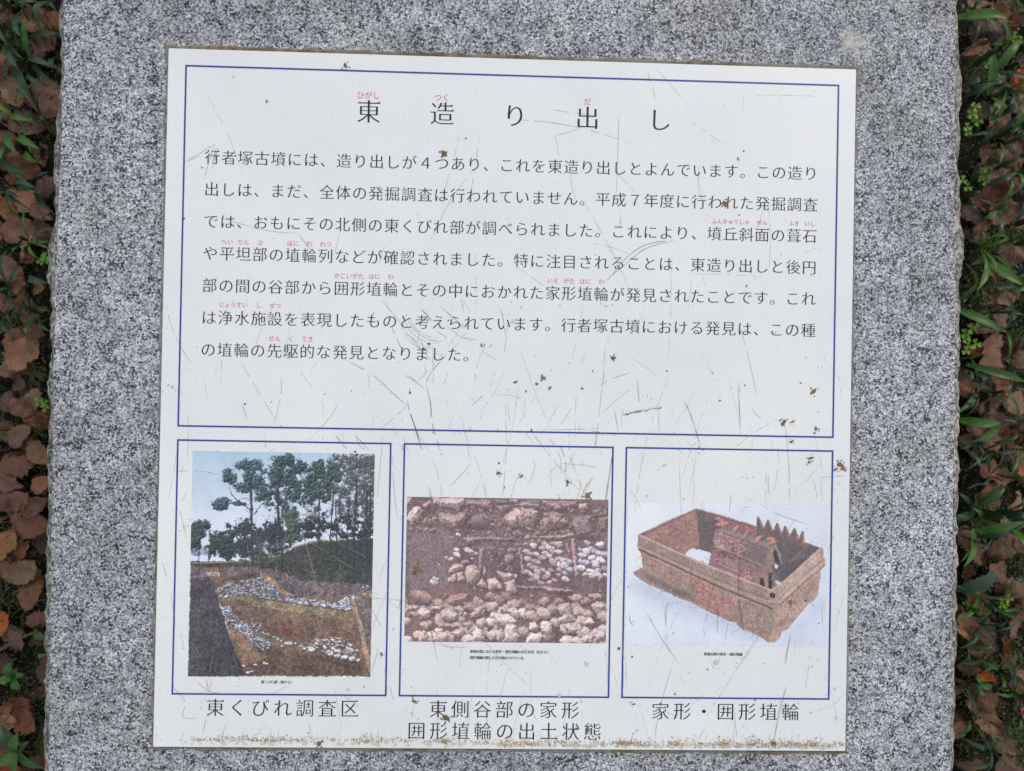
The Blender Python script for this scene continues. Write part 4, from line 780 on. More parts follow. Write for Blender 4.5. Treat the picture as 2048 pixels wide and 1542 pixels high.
for w, p, o in [(.45, [(195, 0), (198, 75)], A), (.4, [(265, 55), (270, 125)], A), (.35, [(205, 130), (220, 235)], A), (.4, [(650, 90), (650, 200), (610, 380)], A), (.4, [(1000, 225), (940, 330), (800, 490)], A), (.5, [(1030, 0), (1190, 90), (1300, 190), (1390, 270)], A),
                (.6, [(1390, 240), (1400, 290), (1430, 380), (1470, 525)], A), (.5, [(1400, 300), (1450, 430), (1480, 525)], A), (.6, [(1500, 150), (1525, 250), (1535, 370), (1580, 525)], A), (.5, [(1355, 80), (1420, 110), (1495, 178)], A), (.55, [(1590, 0), (1530, 70), (1495, 140)], A),
                (.4, [(1390, 265), (1330, 320), (1240, 400)], A), (.5, [(1890, 120), (1850, 190), (1760, 270)], A), (.5, [(1400, 120), (1405, 210)], A), (.4, [(1415, 230), (1450, 262)], A), (.5, [(1558, 215), (1585, 245)], A), (.45, [(1010, 400), (1018, 480)], A), (.45, [(1085, 430), (1110, 500), (1145, 525)], A),
                (.4, [(820, 75), (865, 0)], A), (.4, [(420, 250), (452, 348)], A), (.6, [(1518, 320), (1515, 370)], A), (.4, [(945, 410), (1010, 480)], A), (.35, [(1985, 330), (1975, 240)], A),
                (.45, [(465, 160), (560, 110), (670, 73)], B_), (.35, [(520, 0), (495, 160), (455, 540)], B_), (.4, [(240, 395), (320, 280)], B_), (.5, [(570, 300), (592, 435)], B_), (.5, [(980, 230), (1020, 310), (1060, 430), (1092, 540)], B_), (.5, [(1318, 125), (1318, 230), (1330, 400)], B_),
                (.45, [(500, 315), (600, 225), (660, 175)], B_), (.45, [(1390, 280), (1425, 330), (1455, 360)], B_), (.4, [(250, 25), (262, 85)], B_), (.4, [(705, 110), (722, 285)], B_), (.4, [(1290, 420), (1300, 370)], B_), (.4, [(290, 410), (295, 460)], B_), (.3, [(1550, 360), (1420, 430), (1290, 530)], B_),
                (.4, [(180, 470), (215, 525)], B_), (.35, [(1600, 400), (1610, 540)], B_), (.35, [(765, 180), (768, 220), (790, 240)], B_), (.35, [(205, 300), (205, 350)], B_),
                (.6, [(680, 370), (750, 440), (800, 500)], C_), (.5, [(870, 345), (960, 430), (1110, 560)], C_), (.45, [(925, 535), (1000, 590), (1080, 650), (1230, 672)], C_), (.45, [(830, 580), (900, 630), (1010, 710)], C_), (.4, [(395, 510), (430, 620), (510, 780)], C_), (.4, [(580, 620), (640, 710), (720, 800), (810, 900)], C_),
                (.4, [(1115, 600), (1085, 650), (1010, 740), (900, 850)], C_), (.4, [(1310, 720), (1260, 830), (1215, 950), (1205, 1090)], C_), (.4, [(1075, 280), (1100, 420)], C_), (.4, [(1080, 270), (1165, 400)], C_), (.45, [(1425, 350), (1470, 430), (1495, 630)], C_), (.35, [(725, 880), (728, 1030)], C_), (.3, [(800, 730), (805, 1100)], C_),
                (.4, [(950, 330), (1010, 385)], C_), (.4, [(930, 340), (1000, 400)], C_), (.4, [(1250, 765), (1435, 880)], C_), (.5, [(1530, 1140), (1540, 1200)], C_), (.4, [(1400, 1205), (1530, 1205), (1660, 1240)], C_), (.35, [(1525, 1330), (1545, 1490)], C_), (.4, [(720, 760), (690, 700), (600, 560)], C_),
                (.4, [(165, 255), (230, 215), (350, 150), (520, 35)], D_), (.35, [(165, 262), (330, 180), (420, 140)], D_), (.4, [(520, 35), (470, 160), (390, 450)], D_), (.5, [(530, 90), (500, 200), (485, 280)], D_), (.5, [(560, 100), (520, 180), (510, 260)], D_), (.5, [(545, 95), (490, 240)], D_), (.35, [(485, 280), (500, 350), (560, 390)], D_),
                (.35, [(560, 880), (760, 940), (1000, 1010), (1250, 1050), (1460, 1055)], D_), (.45, [(1465, 1075), (1600, 1250)], D_), (.35, [(1300, 350), (1420, 500)], (320, 480, 2.926)),
                (.4, [(1690, 775), (1680, 840), (1650, 900)], T1), (.35, [(1870, 540), (1840, 780), (1800, 980)], T1), (.35, [(1750, 550), (1720, 700)], T1), (.4, [(1840, 750), (1700, 940), (1580, 1180)], T1), (.4, [(1750, 1200), (1740, 1270)], T1), (.35, [(990, 410), (1020, 470)], T1), (.4, [(1700, 930), (1715, 990)], T1),
                (.35, [(825, 155), (900, 240), (980, 335)], T2), (.4, [(40, 455), (200, 465), (400, 500), (560, 545), (690, 590)], T2), (.35, [(620, 420), (610, 780), (600, 900)], T2), (.4, [(630, 990), (625, 1070)], T2), (.55, [(930, 1135), (760, 1170), (640, 1260), (560, 1370)], T2), (.5, [(945, 1142), (780, 1182), (650, 1280), (530, 1380)], T2),
                (.35, [(450, 1155), (570, 1175), (680, 1220)], T2), (.35, [(1130, 520), (1165, 600)], T2), (.4, [(1310, 665), (1300, 710)], T2), (.4, [(40, 1290), (200, 1405)], T2), (.4, [(1385, 1320), (1415, 1415)], T2), (.35, [(260, 540), (280, 680)], T2), (.35, [(1080, 670), (1075, 840), (1130, 1010)], T2), (.4, [(1700, 1340), (1735, 1290)], T2),
                (.35, [(780, 170), (830, 340)], T2), (.35, [(240, 550), (400, 505)], T2), (.3, [(300, 790), (240, 830)], T2), (.3, [(1000, 825), (940, 850)], T2), (.35, [(1330, 320), (1320, 420)], T2),
                (.35, [(195, 0), (210, 250), (235, 335)], E_), (.4, [(235, 380), (120, 520), (0, 640)], E_), (.4, [(1130, 95), (1200, 190), (1260, 340), (1262, 520)], E_), (.5, [(1245, 150), (1300, 300), (1318, 420), (1305, 590)], E_), (.35, [(930, 20), (1070, 210), (1300, 490), (1480, 700)], E_), (.4, [(930, 320), (970, 400), (930, 540), (875, 630)], E_),
                (.55, [(1110, 510), (1065, 630)], E_), (.4, [(1220, 390), (1110, 530)], E_), (.4, [(1350, 60), (1370, 300), (1420, 450), (1520, 700)], E_), (.5, [(1640, 530), (1560, 620), (1490, 770)], E_), (.5, [(1870, 160), (1830, 400), (1800, 600), (1770, 790)], E_), (.4, [(1270, 380), (1400, 390), (1560, 405), (1720, 435)], E_), (.4, [(1670, 0), (1650, 230)], E_), (.4, [(880, 30), (860, 95)], E_),
                (.35, [(1550, 0), (1900, 60)], (900, 860, 5.69)), (.4, [(670, 0), (690, 300), (730, 800), (735, 1396)], F_), (.3, [(405, 130), (420, 500)], F_), (.3, [(310, 230), (290, 1396)], F_), (.3, [(345, 800), (335, 1396)], F_), (.4, [(1210, 980), (1220, 1120), (1245, 1200), (1243, 1330)], F_), (.35, [(1080, 800), (1210, 1010)], F_), (.35, [(1260, 880), (1780, 850)], F_), (.35, [(1610, 980), (1700, 1040), (1780, 1140)], F_),
                (.4, [(265, 0), (300, 150), (310, 400), (330, 700), (420, 850)], P2), (.35, [(300, 60), (305, 560)], P2), (.4, [(385, 90), (350, 360), (340, 640)], P2), (.4, [(120, 600), (125, 1000), (230, 1140), (290, 1200), (360, 1540)], P2), (.5, [(100, 560), (110, 1000), (270, 1190), (330, 1380)], P2), (.4, [(1640, 0), (1540, 180)], P2), (.45, [(1790, 0), (1700, 440), (1560, 720), (1450, 890)], P2), (.35, [(1560, 300), (1300, 420)], P2), (.4, [(1780, 150), (1740, 380)], P2), (.35, [(230, 500), (220, 860)], P2),
                (.4, [(1025, 0), (1000, 280), (980, 440)], P3), (.55, [(1095, 580), (1090, 900), (1110, 1100), (1140, 1270)], P3), (.35, [(530, 240), (800, 360), (1150, 480)], P3), (.35, [(530, 300), (520, 640)], P3), (.6, [(470, 985), (450, 1060), (450, 1200)], P3), (.45, [(285, 1090), (400, 1290), (570, 1535)], P3), (.4, [(890, 780), (830, 980), (795, 1220)], P3), (.4, [(900, 990), (902, 1270)], P3), (.55, [(1550, 1270), (1520, 1400), (1500, 1530)], P3), (.4, [(1285, 120), (1400, 200), (1690, 300)], P3),
                (.4, [(1145, 1350), (1060, 1430)], P3), (.45, [(1430, 700), (1500, 880)], P3), (.4, [(1590, 820), (1760, 1040)], P3), (.4, [(1580, 850), (1530, 1080)], P3), (.5, [(130, 1090), (130, 1150), (165, 1195)], P3), (.4, [(530, 1060), (565, 1120)], P3), (.4, [(870, 520), (1000, 560)], P3), (.35, [(1820, 1020), (1830, 1200)], P3), (.45, [(1740, 990), (1760, 1040)], P3), (.35, [(105, 1410), (180, 1375)], P3), (.45, [(1285, 1070), (1255, 1150)], P3), (.4, [(1450, 860), (1460, 960)], P3),
                (.35, [(20, 215), (140, 205), (290, 230)], P1), (.4, [(285, 125), (335, 160)], P1), (.35, [(550, 0), (560, 110)], P1), (.4, [(960, 0), (1030, 80), (1080, 100)], P1), (.4, [(1080, 0), (1160, 90)], P1), (.35, [(50, 410), (100, 600)], P1), (.4, [(35, 960), (105, 930)], P1), (.35, [(1240, 0), (1200, 420)], P1), (.35, [(1170, 1000), (1230, 1120)], P1),
                (.45, [(150, 1430), (230, 1490), (290, 1500)], P1), (.45, [(230, 1490), (205, 1410)], P1), (.45, [(230, 1490), (250, 1405)], P1), (.45, [(230, 1490), (160, 1495)], P1), (.4, [(230, 1490), (225, 1540)], P1), (.35, [(1290, 60), (1310, 420)], P1), (.35, [(1250, 1350), (1265, 1500)], P1), (.4, [(480, 1540), (520, 1500)], P1),
                (.45, [(350, 175), (330, 285)], Q1), (.4, [(155, 5), (230, 95), (215, 180), (305, 188)], Q1), (.4, [(930, 200), (950, 300)], Q1), (.4, [(1290, 260), (1285, 340)], Q1), (.45, [(560, 260), (560, 345)], Q1), (.35, [(820, 0), (720, 50)], Q1), (.35, [(1660, 0), (1665, 320)], Q1), (.5, [(1700, 200), (1730, 240)], Q1), (.4, [(260, 290), (410, 340)], Q1), (.35, [(1100, 255), (1095, 300)], Q1),
                (.4, [(945, 0), (970, 60)], Q2), (.5, [(1600, 0), (1570, 120), (1525, 320)], Q2), (.4, [(1050, 245), (1095, 310)], Q2), (.4, [(1350, 312), (1470, 318)], Q2), (.35, [(220, 0), (250, 60)], Q2), (.35, [(1180, 60), (1230, 0)], Q2), (.35, [(890, 140), (1000, 190)], Q2), (.35, [(1080, 340), (1140, 240)], Q2), (.35, [(430, 60), (440, 190)], Q2)]:
    q = rng.random(); sc(dark if w >= .5 or q < 0.12 else midr, w*0.62, p, o, 0.06 if w >= .45 else 0.16)
gr = np.random.RandomState(17)
def on_board(n, focus=True):
    out = []
    while len(out) < n:
        x, y = gr.rand(2)*0.596-0.298
        wgt = 0.05+0.95*np.clip((0.17-y)/0.25, 0, 1)*(0.45+0.55*np.clip((x+0.28)/0.3, 0, 1)) if focus else 1
        if gr.rand() < wgt: out.append((x, y))
    return out
for x, y in on_board(200):          # faint, mostly upright scratches
    a = math.pi/2+gr.randn()*0.30 if gr.rand() < 0.72 else gr.rand()*math.pi; L_ = 0.010+abs(gr.randn())*0.035; c = gr.randn()*0.12
    pts = [(x+math.cos(a+c*t)*L_*t, y+math.sin(a+c*t)*L_*t) for t in (-.5, 0, .5)]; pts = [np.clip(p, -0.298, 0.298) for p in pts]
    (faint if gr.rand() < 0.7 else midr).add([np.array(p) for p in pts], 0.00020, Z3, 0.2)
for x, y in on_board(170):          # short nicks
    a = gr.rand()*math.pi; L_ = 0.0015+gr.rand()*0.004; k = gr.rand()
    (dark if k < 0.35 else midr).add([np.array((x-math.cos(a)*L_/2, y-math.sin(a)*L_/2)), np.array((x+math.cos(a)*L_/2, y+math.sin(a)*L_/2))], 0.00025, Z4 if k < .35 else Z3+0.00004, 0.1)
for cx_, cy_, r0 in [(700, 420, 210), (700, 430, 250), (720, 440, 290), (760, 450, 330), (740, 400, 260)]:    # concentric arcs by the sixth text line
    pts = [(cx_+150+math.cos(t)*r0*1.3, cy_+math.sin(t)*r0*1.1) for t in np.linspace(1.5, 3.0, 8)]; sc(faint, 0.35, pts, C_, 0.2)
specks = Ribbons()
for x, y in on_board(480):
    specks.blob(x, y, 0.00014+abs(gr.randn())*0.00016, Z4, 1+gr.rand(), gr.rand()*3, 5)
for i in range(34):                 # small clusters and dotted tracks
    x, y = on_board(1)[0]; n = gr.randint(5, 16); a = gr.rand()*3
    for k in range(n):
        t = gr.randn()*0.006; xx = np.clip(x+math.cos(a)*t+gr.randn()*0.0012, -.297, .297); yy = np.clip(y+math.sin(a)*t+gr.randn()*0.0012, -.297, .297); specks.blob(xx, yy, 0.00015+gr.rand()*0.0002, Z4, 1+gr.rand(), gr.rand()*3, 5)
for k in range(26): p = bp(620+k*9, 330-k*1.8+gr.randn()*4, *B_); specks.blob(p[0], p[1], 0.0003+gr.rand()*0.0004, Z4, 1.4, .4, 5)
# brown grime along the lower edge
grime = Ribbons()
while len(grime.f) < 2300:
    x = gr.rand()*0.596-0.298; wgt = 0.10+0.9*np.clip((x+0.15)/0.25, 0, 1)*(0.5+0.5*math.sin(x*42+1)**2); wgt *= 0.35+0.65*(math.sin(x*23+0.7)*math.sin(x*51) > -0.15); wgt = max(wgt*0.9, 0.32*math.exp(-((x+0.21)/0.05)**2)+0.2)
    if x < -0.27: wgt *= 0.2
    if gr.rand() > wgt: continue
    cl = 0.35+0.65*math.sin(x*170+2*math.sin(x*61))**2
    y = -0.2985+0.001+abs(gr.randn())*0.0030*cl+(0.004*gr.rand() if x > -0.02 else 0.0025+0.002*gr.rand())
    if y < -0.2985: continue
    grime.blob(x, y, 0.0001+abs(gr.randn())*0.00022, Z4, 1+gr.rand()*0.8, gr.rand()*3.1, 5, 0.5)
for x, w in [(-0.118, .005), (-0.05, .003), (0.19, .004), (0.216, .004), (0.105, .003), (0.15, .003), (0.27, .004)]:
    for k in range(60): grime.blob(np.clip(x+gr.randn()*w, -.298, .298), -0.2955+abs(gr.randn())*w*0.9, 0.00015+abs(gr.randn())*0.0002, Z4+0.0001, 1.5, gr.rand()*3, 5, 0.5)
for x in gr.rand(70)*0.56-0.28: grime.add([np.array((x, -0.297)), np.array((x+gr.randn()*0.0015, -0.297+0.004+gr.rand()*0.010))], 0.0003, Z4, 0.2)
M_GRIME = mat_flat('grime', rgb(160, 134, 104), 0.9)
film = Ribbons()
for i in range(260):
    x = gr.rand()*0.58-0.285; k = 0.25+0.75*np.clip((x+0.1)/0.2, 0, 1)
    if gr.rand() > k: continue
    film.blob(x, -0.2972+abs(gr.randn())*0.0014, 0.0006+gr.rand()*0.0011, Z3, 1.3+gr.rand(), gr.randn()*0.4, 8, 0.4)
film.build('grime_film', mat_flat('film', rgb(206, 196, 178), 0.6))
dark.build('deep_scratches', M_SCR); midr.build('brown_scratches', M_SCR2); faint.build('faint_scratches', M_SCR3); specks.build('dirt_specks', M_SCR); grime.build('edge_grime', M_GRIME, 'band of brown grime along the lower edge')
# larger clots of dried dirt, each where the photograph shows it
CL = [(691, 132, 6.5, 4), (888, 307, 6, 6), (1451, 407, 7, 5), (932, 277, 2, 2), (858, 688, 3, 4), (848, 698, 3, 3.5), (963, 690, 4, 2.5), (897, 641, 2, 2), (820, 785, 2.5, 3), (1031, 764, 3, 5), (1086, 756, 4, 6), (1074, 768, 3, 4), (1100, 776, 3, 4.5), (1164, 777, 3, 2.5), (1334, 742, 2, 2), (1226, 716, 5, 4),
      (1490, 770, 2, 2), (1601, 766, 2.5, 2), (1628, 782, 9, 4, .8), (1567, 845, 8, 4, .9), (1585, 843, 6, 2, .5), (1632, 858, 4, 3), (1629, 866, 3, 2), (1583, 883, 5, 2.5, .6), (1621, 916, 7, 3, .3), (1618, 924, 4, 2.5, .9), (1680, 929, 9, 5, -.5), (1686, 936, 5, 4, -1), (1672, 938, 6, 2.5, .5), (997, 946, 5, 3, -.4), (1043, 952, 5, 2.5, 1.1),
      (998, 926, 3, 2), (1135, 965, 4.5, 3.5), (1175, 992, 8, 6), (1136, 964, 3, 2), (1063, 860, 3, 2), (711, 903, 2.5, 2), (764, 1309, 5, 2.5), (837, 1137, 8, 7), (830, 1146, 5, 5), (829, 1402, 7, 4, -.6), (893, 1435, 9, 6, -.3), (638, 1487, 6, 5), (1267, 1408, 5, 2, 0), (1581, 1205, 4, 3), (1611, 1201, 3, 3), (1545, 1487, 5, 5), (1352, 1430, 2, 2),
      (1350, 1388, 2.5, 2), (490, 808, 2.5, 2), (367, 438, 2.5, 4), (404, 335, 1.5, 2), (1153, 1457, 3, 6), (1176, 1460, 4, 4), (1238, 1297, 3, 4), (1476, 318, 2, 4, .3), (1487, 302, 2, 2), (1478, 430, 2, 2), (1493, 572, 2.5, 2), (1510, 1400, 2.5, 1.5), (1415, 1338, 2, 2), (1264, 1313, 3, 2)]
for c in CL:
    x, y, a, b = c[:4]; ang = c[4] if len(c) > 4 else rng.random()*3; R_ = Ribbons(); p = bp(x, y); m = 0.000434
    R_.blob(p[0], p[1], b*m*0.8, Z4, a/b, ang, 13, 0.42, 0.0003)
    if a > 3.5:
        for k in range(5):
            t = rng.random()*6.28; d = (a*0.9+rng.random()*3)*m; R_.blob(p[0]+math.cos(t)*d, p[1]+math.sin(t)*d, b*m*0.28, Z4, 1.6, t, 6, 0.4, 0.0002)
    mesh('dirt_clot', R_.v, R_.f, M_DIRT if rng.random() < 0.75 else M_RUST, board)
M_STAIN = mat_flat('pale_stain', rgb(206, 200, 176), 0.6)
for x, y, r_ in [(697, 1379, 3.5), (1670, 1377, 3), (1672, 1436, 3), (1174, 1328, 4.5), (1432, 1325, 5), (1274, 1461, 3), (1118, 1390, 4), (467, 153, 2), (1026, 643, 4)]:
    R_ = Ribbons(); p = bp(x, y); R_.blob(p[0], p[1], r_*0.000434, Z3, 1.0, 0, 12, 0.08); mesh('pale_stain', R_.v, R_.f, M_STAIN, board)

# ------------------------------------------------------------------ the ant
def ant():
    p = bp(534, 203); bm = bmesh.new(); m = 0.001
    for (y, r_, e) in [(0.9, .34, 1.1), (0.25, .26, 1.5), (-0.65, .42, 1.45)]:
        bmesh.ops.create_uvsphere(bm, u_segments=10, v_segments=6, radius=r_*m, matrix=Matrix.Translation((0, y*m, 0.45*m))@Matrix.Diagonal((1, e, .9, 1)))
    def leg(pts, w):
        for a, b in zip(pts[:-1], pts[1:]):
            a, b = Vector(a)*m, Vector(b)*m; d = b-a; mt = Matrix.Translation((a+b)/2)@d.to_track_quat('Z', 'Y').to_matrix().to_4x4()
            bmesh.ops.create_cone(bm, segments=5, radius1=w*m, radius2=w*m*0.7, depth=d.length*1.1, matrix=mt)
    for s_ in (-1, 1):
        for y, dy in [(0.45, .75), (0.25, 0), (0.05, -.8)]: leg([(0.12*s_, y, .45), (0.65*s_, y+dy*0.5, .75), (1.25*s_, y+dy, 0.02)], 0.06)
        leg([(0.1*s_, 1.15, .5), (0.35*s_, 1.5, .6), (0.6*s_, 1.9, .45)], 0.04)
    me = bpy.data.meshes.new('ant'); bm.to_mesh(me); bm.free(); o = link('ant', me, None, mat_flat('ant_black', rgb(30, 26, 24), 0.35)); o.location = (p[0], p[1], BT+0.0002); o.rotation_euler.z = -0.25
    tag(o, 'tiny black ant walking on the white board left of the heading', 'ant')
ant()
# ------------------------------------------------------------------ fallen leaves
def leaf_mesh(seed, aspect, lobes, curl, fold):
    r = np.random.RandomState(seed); n, m = 15, 6; V = []; UV = []
    ph = r.rand()*6
    for i in range(n+1):
        t = i/n; w = (math.sin(math.pi*t**0.86))**0.72*0.5/aspect
        if lobes: w *= 1+lobes*math.sin(t*math.pi*2*7+ph)*(0.5+0.5*math.sin(math.pi*t))
        for j in range(m+1):
            s_ = j/m*2-1; ww = w*(1+0.24*(r.rand()-0.5)*(abs(s_) > 0.9)); x = t-0.5+abs(s_)*0.02*(lobes > 0); y = s_*ww
            z = fold*abs(s_)*w*1.3+curl*((t-0.5)**2*1.4-0.15)+0.040*math.sin(t*9+s_*3+seed)+0.026*math.sin(t*21-s_*5+seed*2)+0.022*r.randn()*(abs(s_) > .3)+curl*0.6*abs(s_)**3*w
            V.append((x, y, z)); UV.append((t, j/m))
    F = [(i*(m+1)+j, (i+1)*(m+1)+j, (i+1)*(m+1)+j+1, i*(m+1)+j+1) for i in range(n) for j in range(m)]
    b = len(V); V += [(-0.5, -0.008, V[m//2][2]), (-0.5, 0.008, V[m//2][2]), (-0.68, 0.02, 0.03), (-0.68, 0.008, 0.03)]; UV += [(0, .5)]*4; F.append((b, b+1, b+2, b+3))
    me = bpy.data.meshes.new('fallen_leaf'); me.from_pydata(V, [], F); u = me.uv_layers.new(name='UV')
    for lp in me.loops: u.data[lp.index].uv = UV[lp.vertex_index]
    me.polygons.foreach_set('use_smooth', [True]*len(me.polygons)); me.materials.append(M_LEAF); me.update(); return me
LM = [leaf_mesh(1, 1.5, 0.10, 0.35, 0.2), leaf_mesh(2, 1.9, 0.0, 0.5, 0.35), leaf_mesh(3, 1.35, 0.12, -0.4, -0.25), leaf_mesh(4, 2.4, 0.05, 0.3, 0.5), leaf_mesh(5, 1.6, 0.14, 0.7, 0.15),
      leaf_mesh(6, 1.45, 0.0, -0.3, 0.3), leaf_mesh(7, 1.8, 0.10, -0.5, 0.4), leaf_mesh(8, 1.3, 0.07, 0.15, -0.3), leaf_mesh(9, 3.4, 0.04, 0.5, 0.9)]
SH = ['lobed', 'oval', 'broad lobed', 'narrow', 'curled lobed', 'broad smooth', 'wavy edged', 'round', 'thin rolled']
CLR = {'brown': (1.0, 1.0, 1.0), 'pinkish brown': (1.15, 1.0, 1.0), 'rusty': (1.05, 0.78, 0.66), 'tan': (1.3, 1.32, 1.22), 'yellowish': (1.45, 1.3, 0.9), 'orange': (2.2, 0.95, 0.3), 'dark brown': (0.62, 0.58, 0.6), 'greyish': (1.25, 1.3, 1.3)}
def level(py):
    for y, s_ in [(60, 'above the board'), (180, 'by the top border'), (280, 'by the heading'), (345, 'by text line one'), (410, 'by text line two'), (475, 'by text line three'), (540, 'by text line four'),
                  (605, 'by text line five'), (668, 'by text line six'), (740, 'by text line seven'), (860, 'by the blank part'), (1000, 'by the print tops'), (1150, 'by the print middles'), (1300, 'by the print feet'), (1400, 'by the lower border'), (1480, 'by the captions'), (9999, 'below the board')]:
        if py < y: return s_
nleaf = [0]; used = set()
def place_leaf(px, py, Lmm, ang, shape, colour, z=0.012, tilt=0.25, word=''):
    w = ray_at(px, py, GZ+z); side = 'left' if px < 1000 else 'right'
    where = f'near the {side} picture edge' if (px < 38 or px > 2006) else (f'close to the {side} stone edge' if (px > 72 or px < 1958) else f'in the {side} strip of ground')
    size = '' if word else 'small ' if Lmm < 45 else ('large ' if Lmm > 65 else '')
    lab = f'{size}{word}{colour} {SH[shape]} leaf {where}, {level(py)}'
    if word and lab in used: return False
    if lab in used: print('DUP', px, py, lab)
    used.add(lab)
    o = bpy.data.objects.new('fallen_leaf', LM[shape]); COL.objects.link(o)
    o.location = (w[0], w[1], gh(w[0], w[1])+z); o.scale = (Lmm*0.90/1000,)*3; o.rotation_euler = (rng.gauss(0, tilt), rng.gauss(0, tilt), ang); c = CLR[colour]; k = 0.66+0.40*rng.random(); o.color = (c[0]*k, c[1]*k, c[2]*k, 1)
    tag(o, lab, 'fallen leaf', 'fallen leaves on the ground beside the pedestal'); nleaf[0] += 1; return True
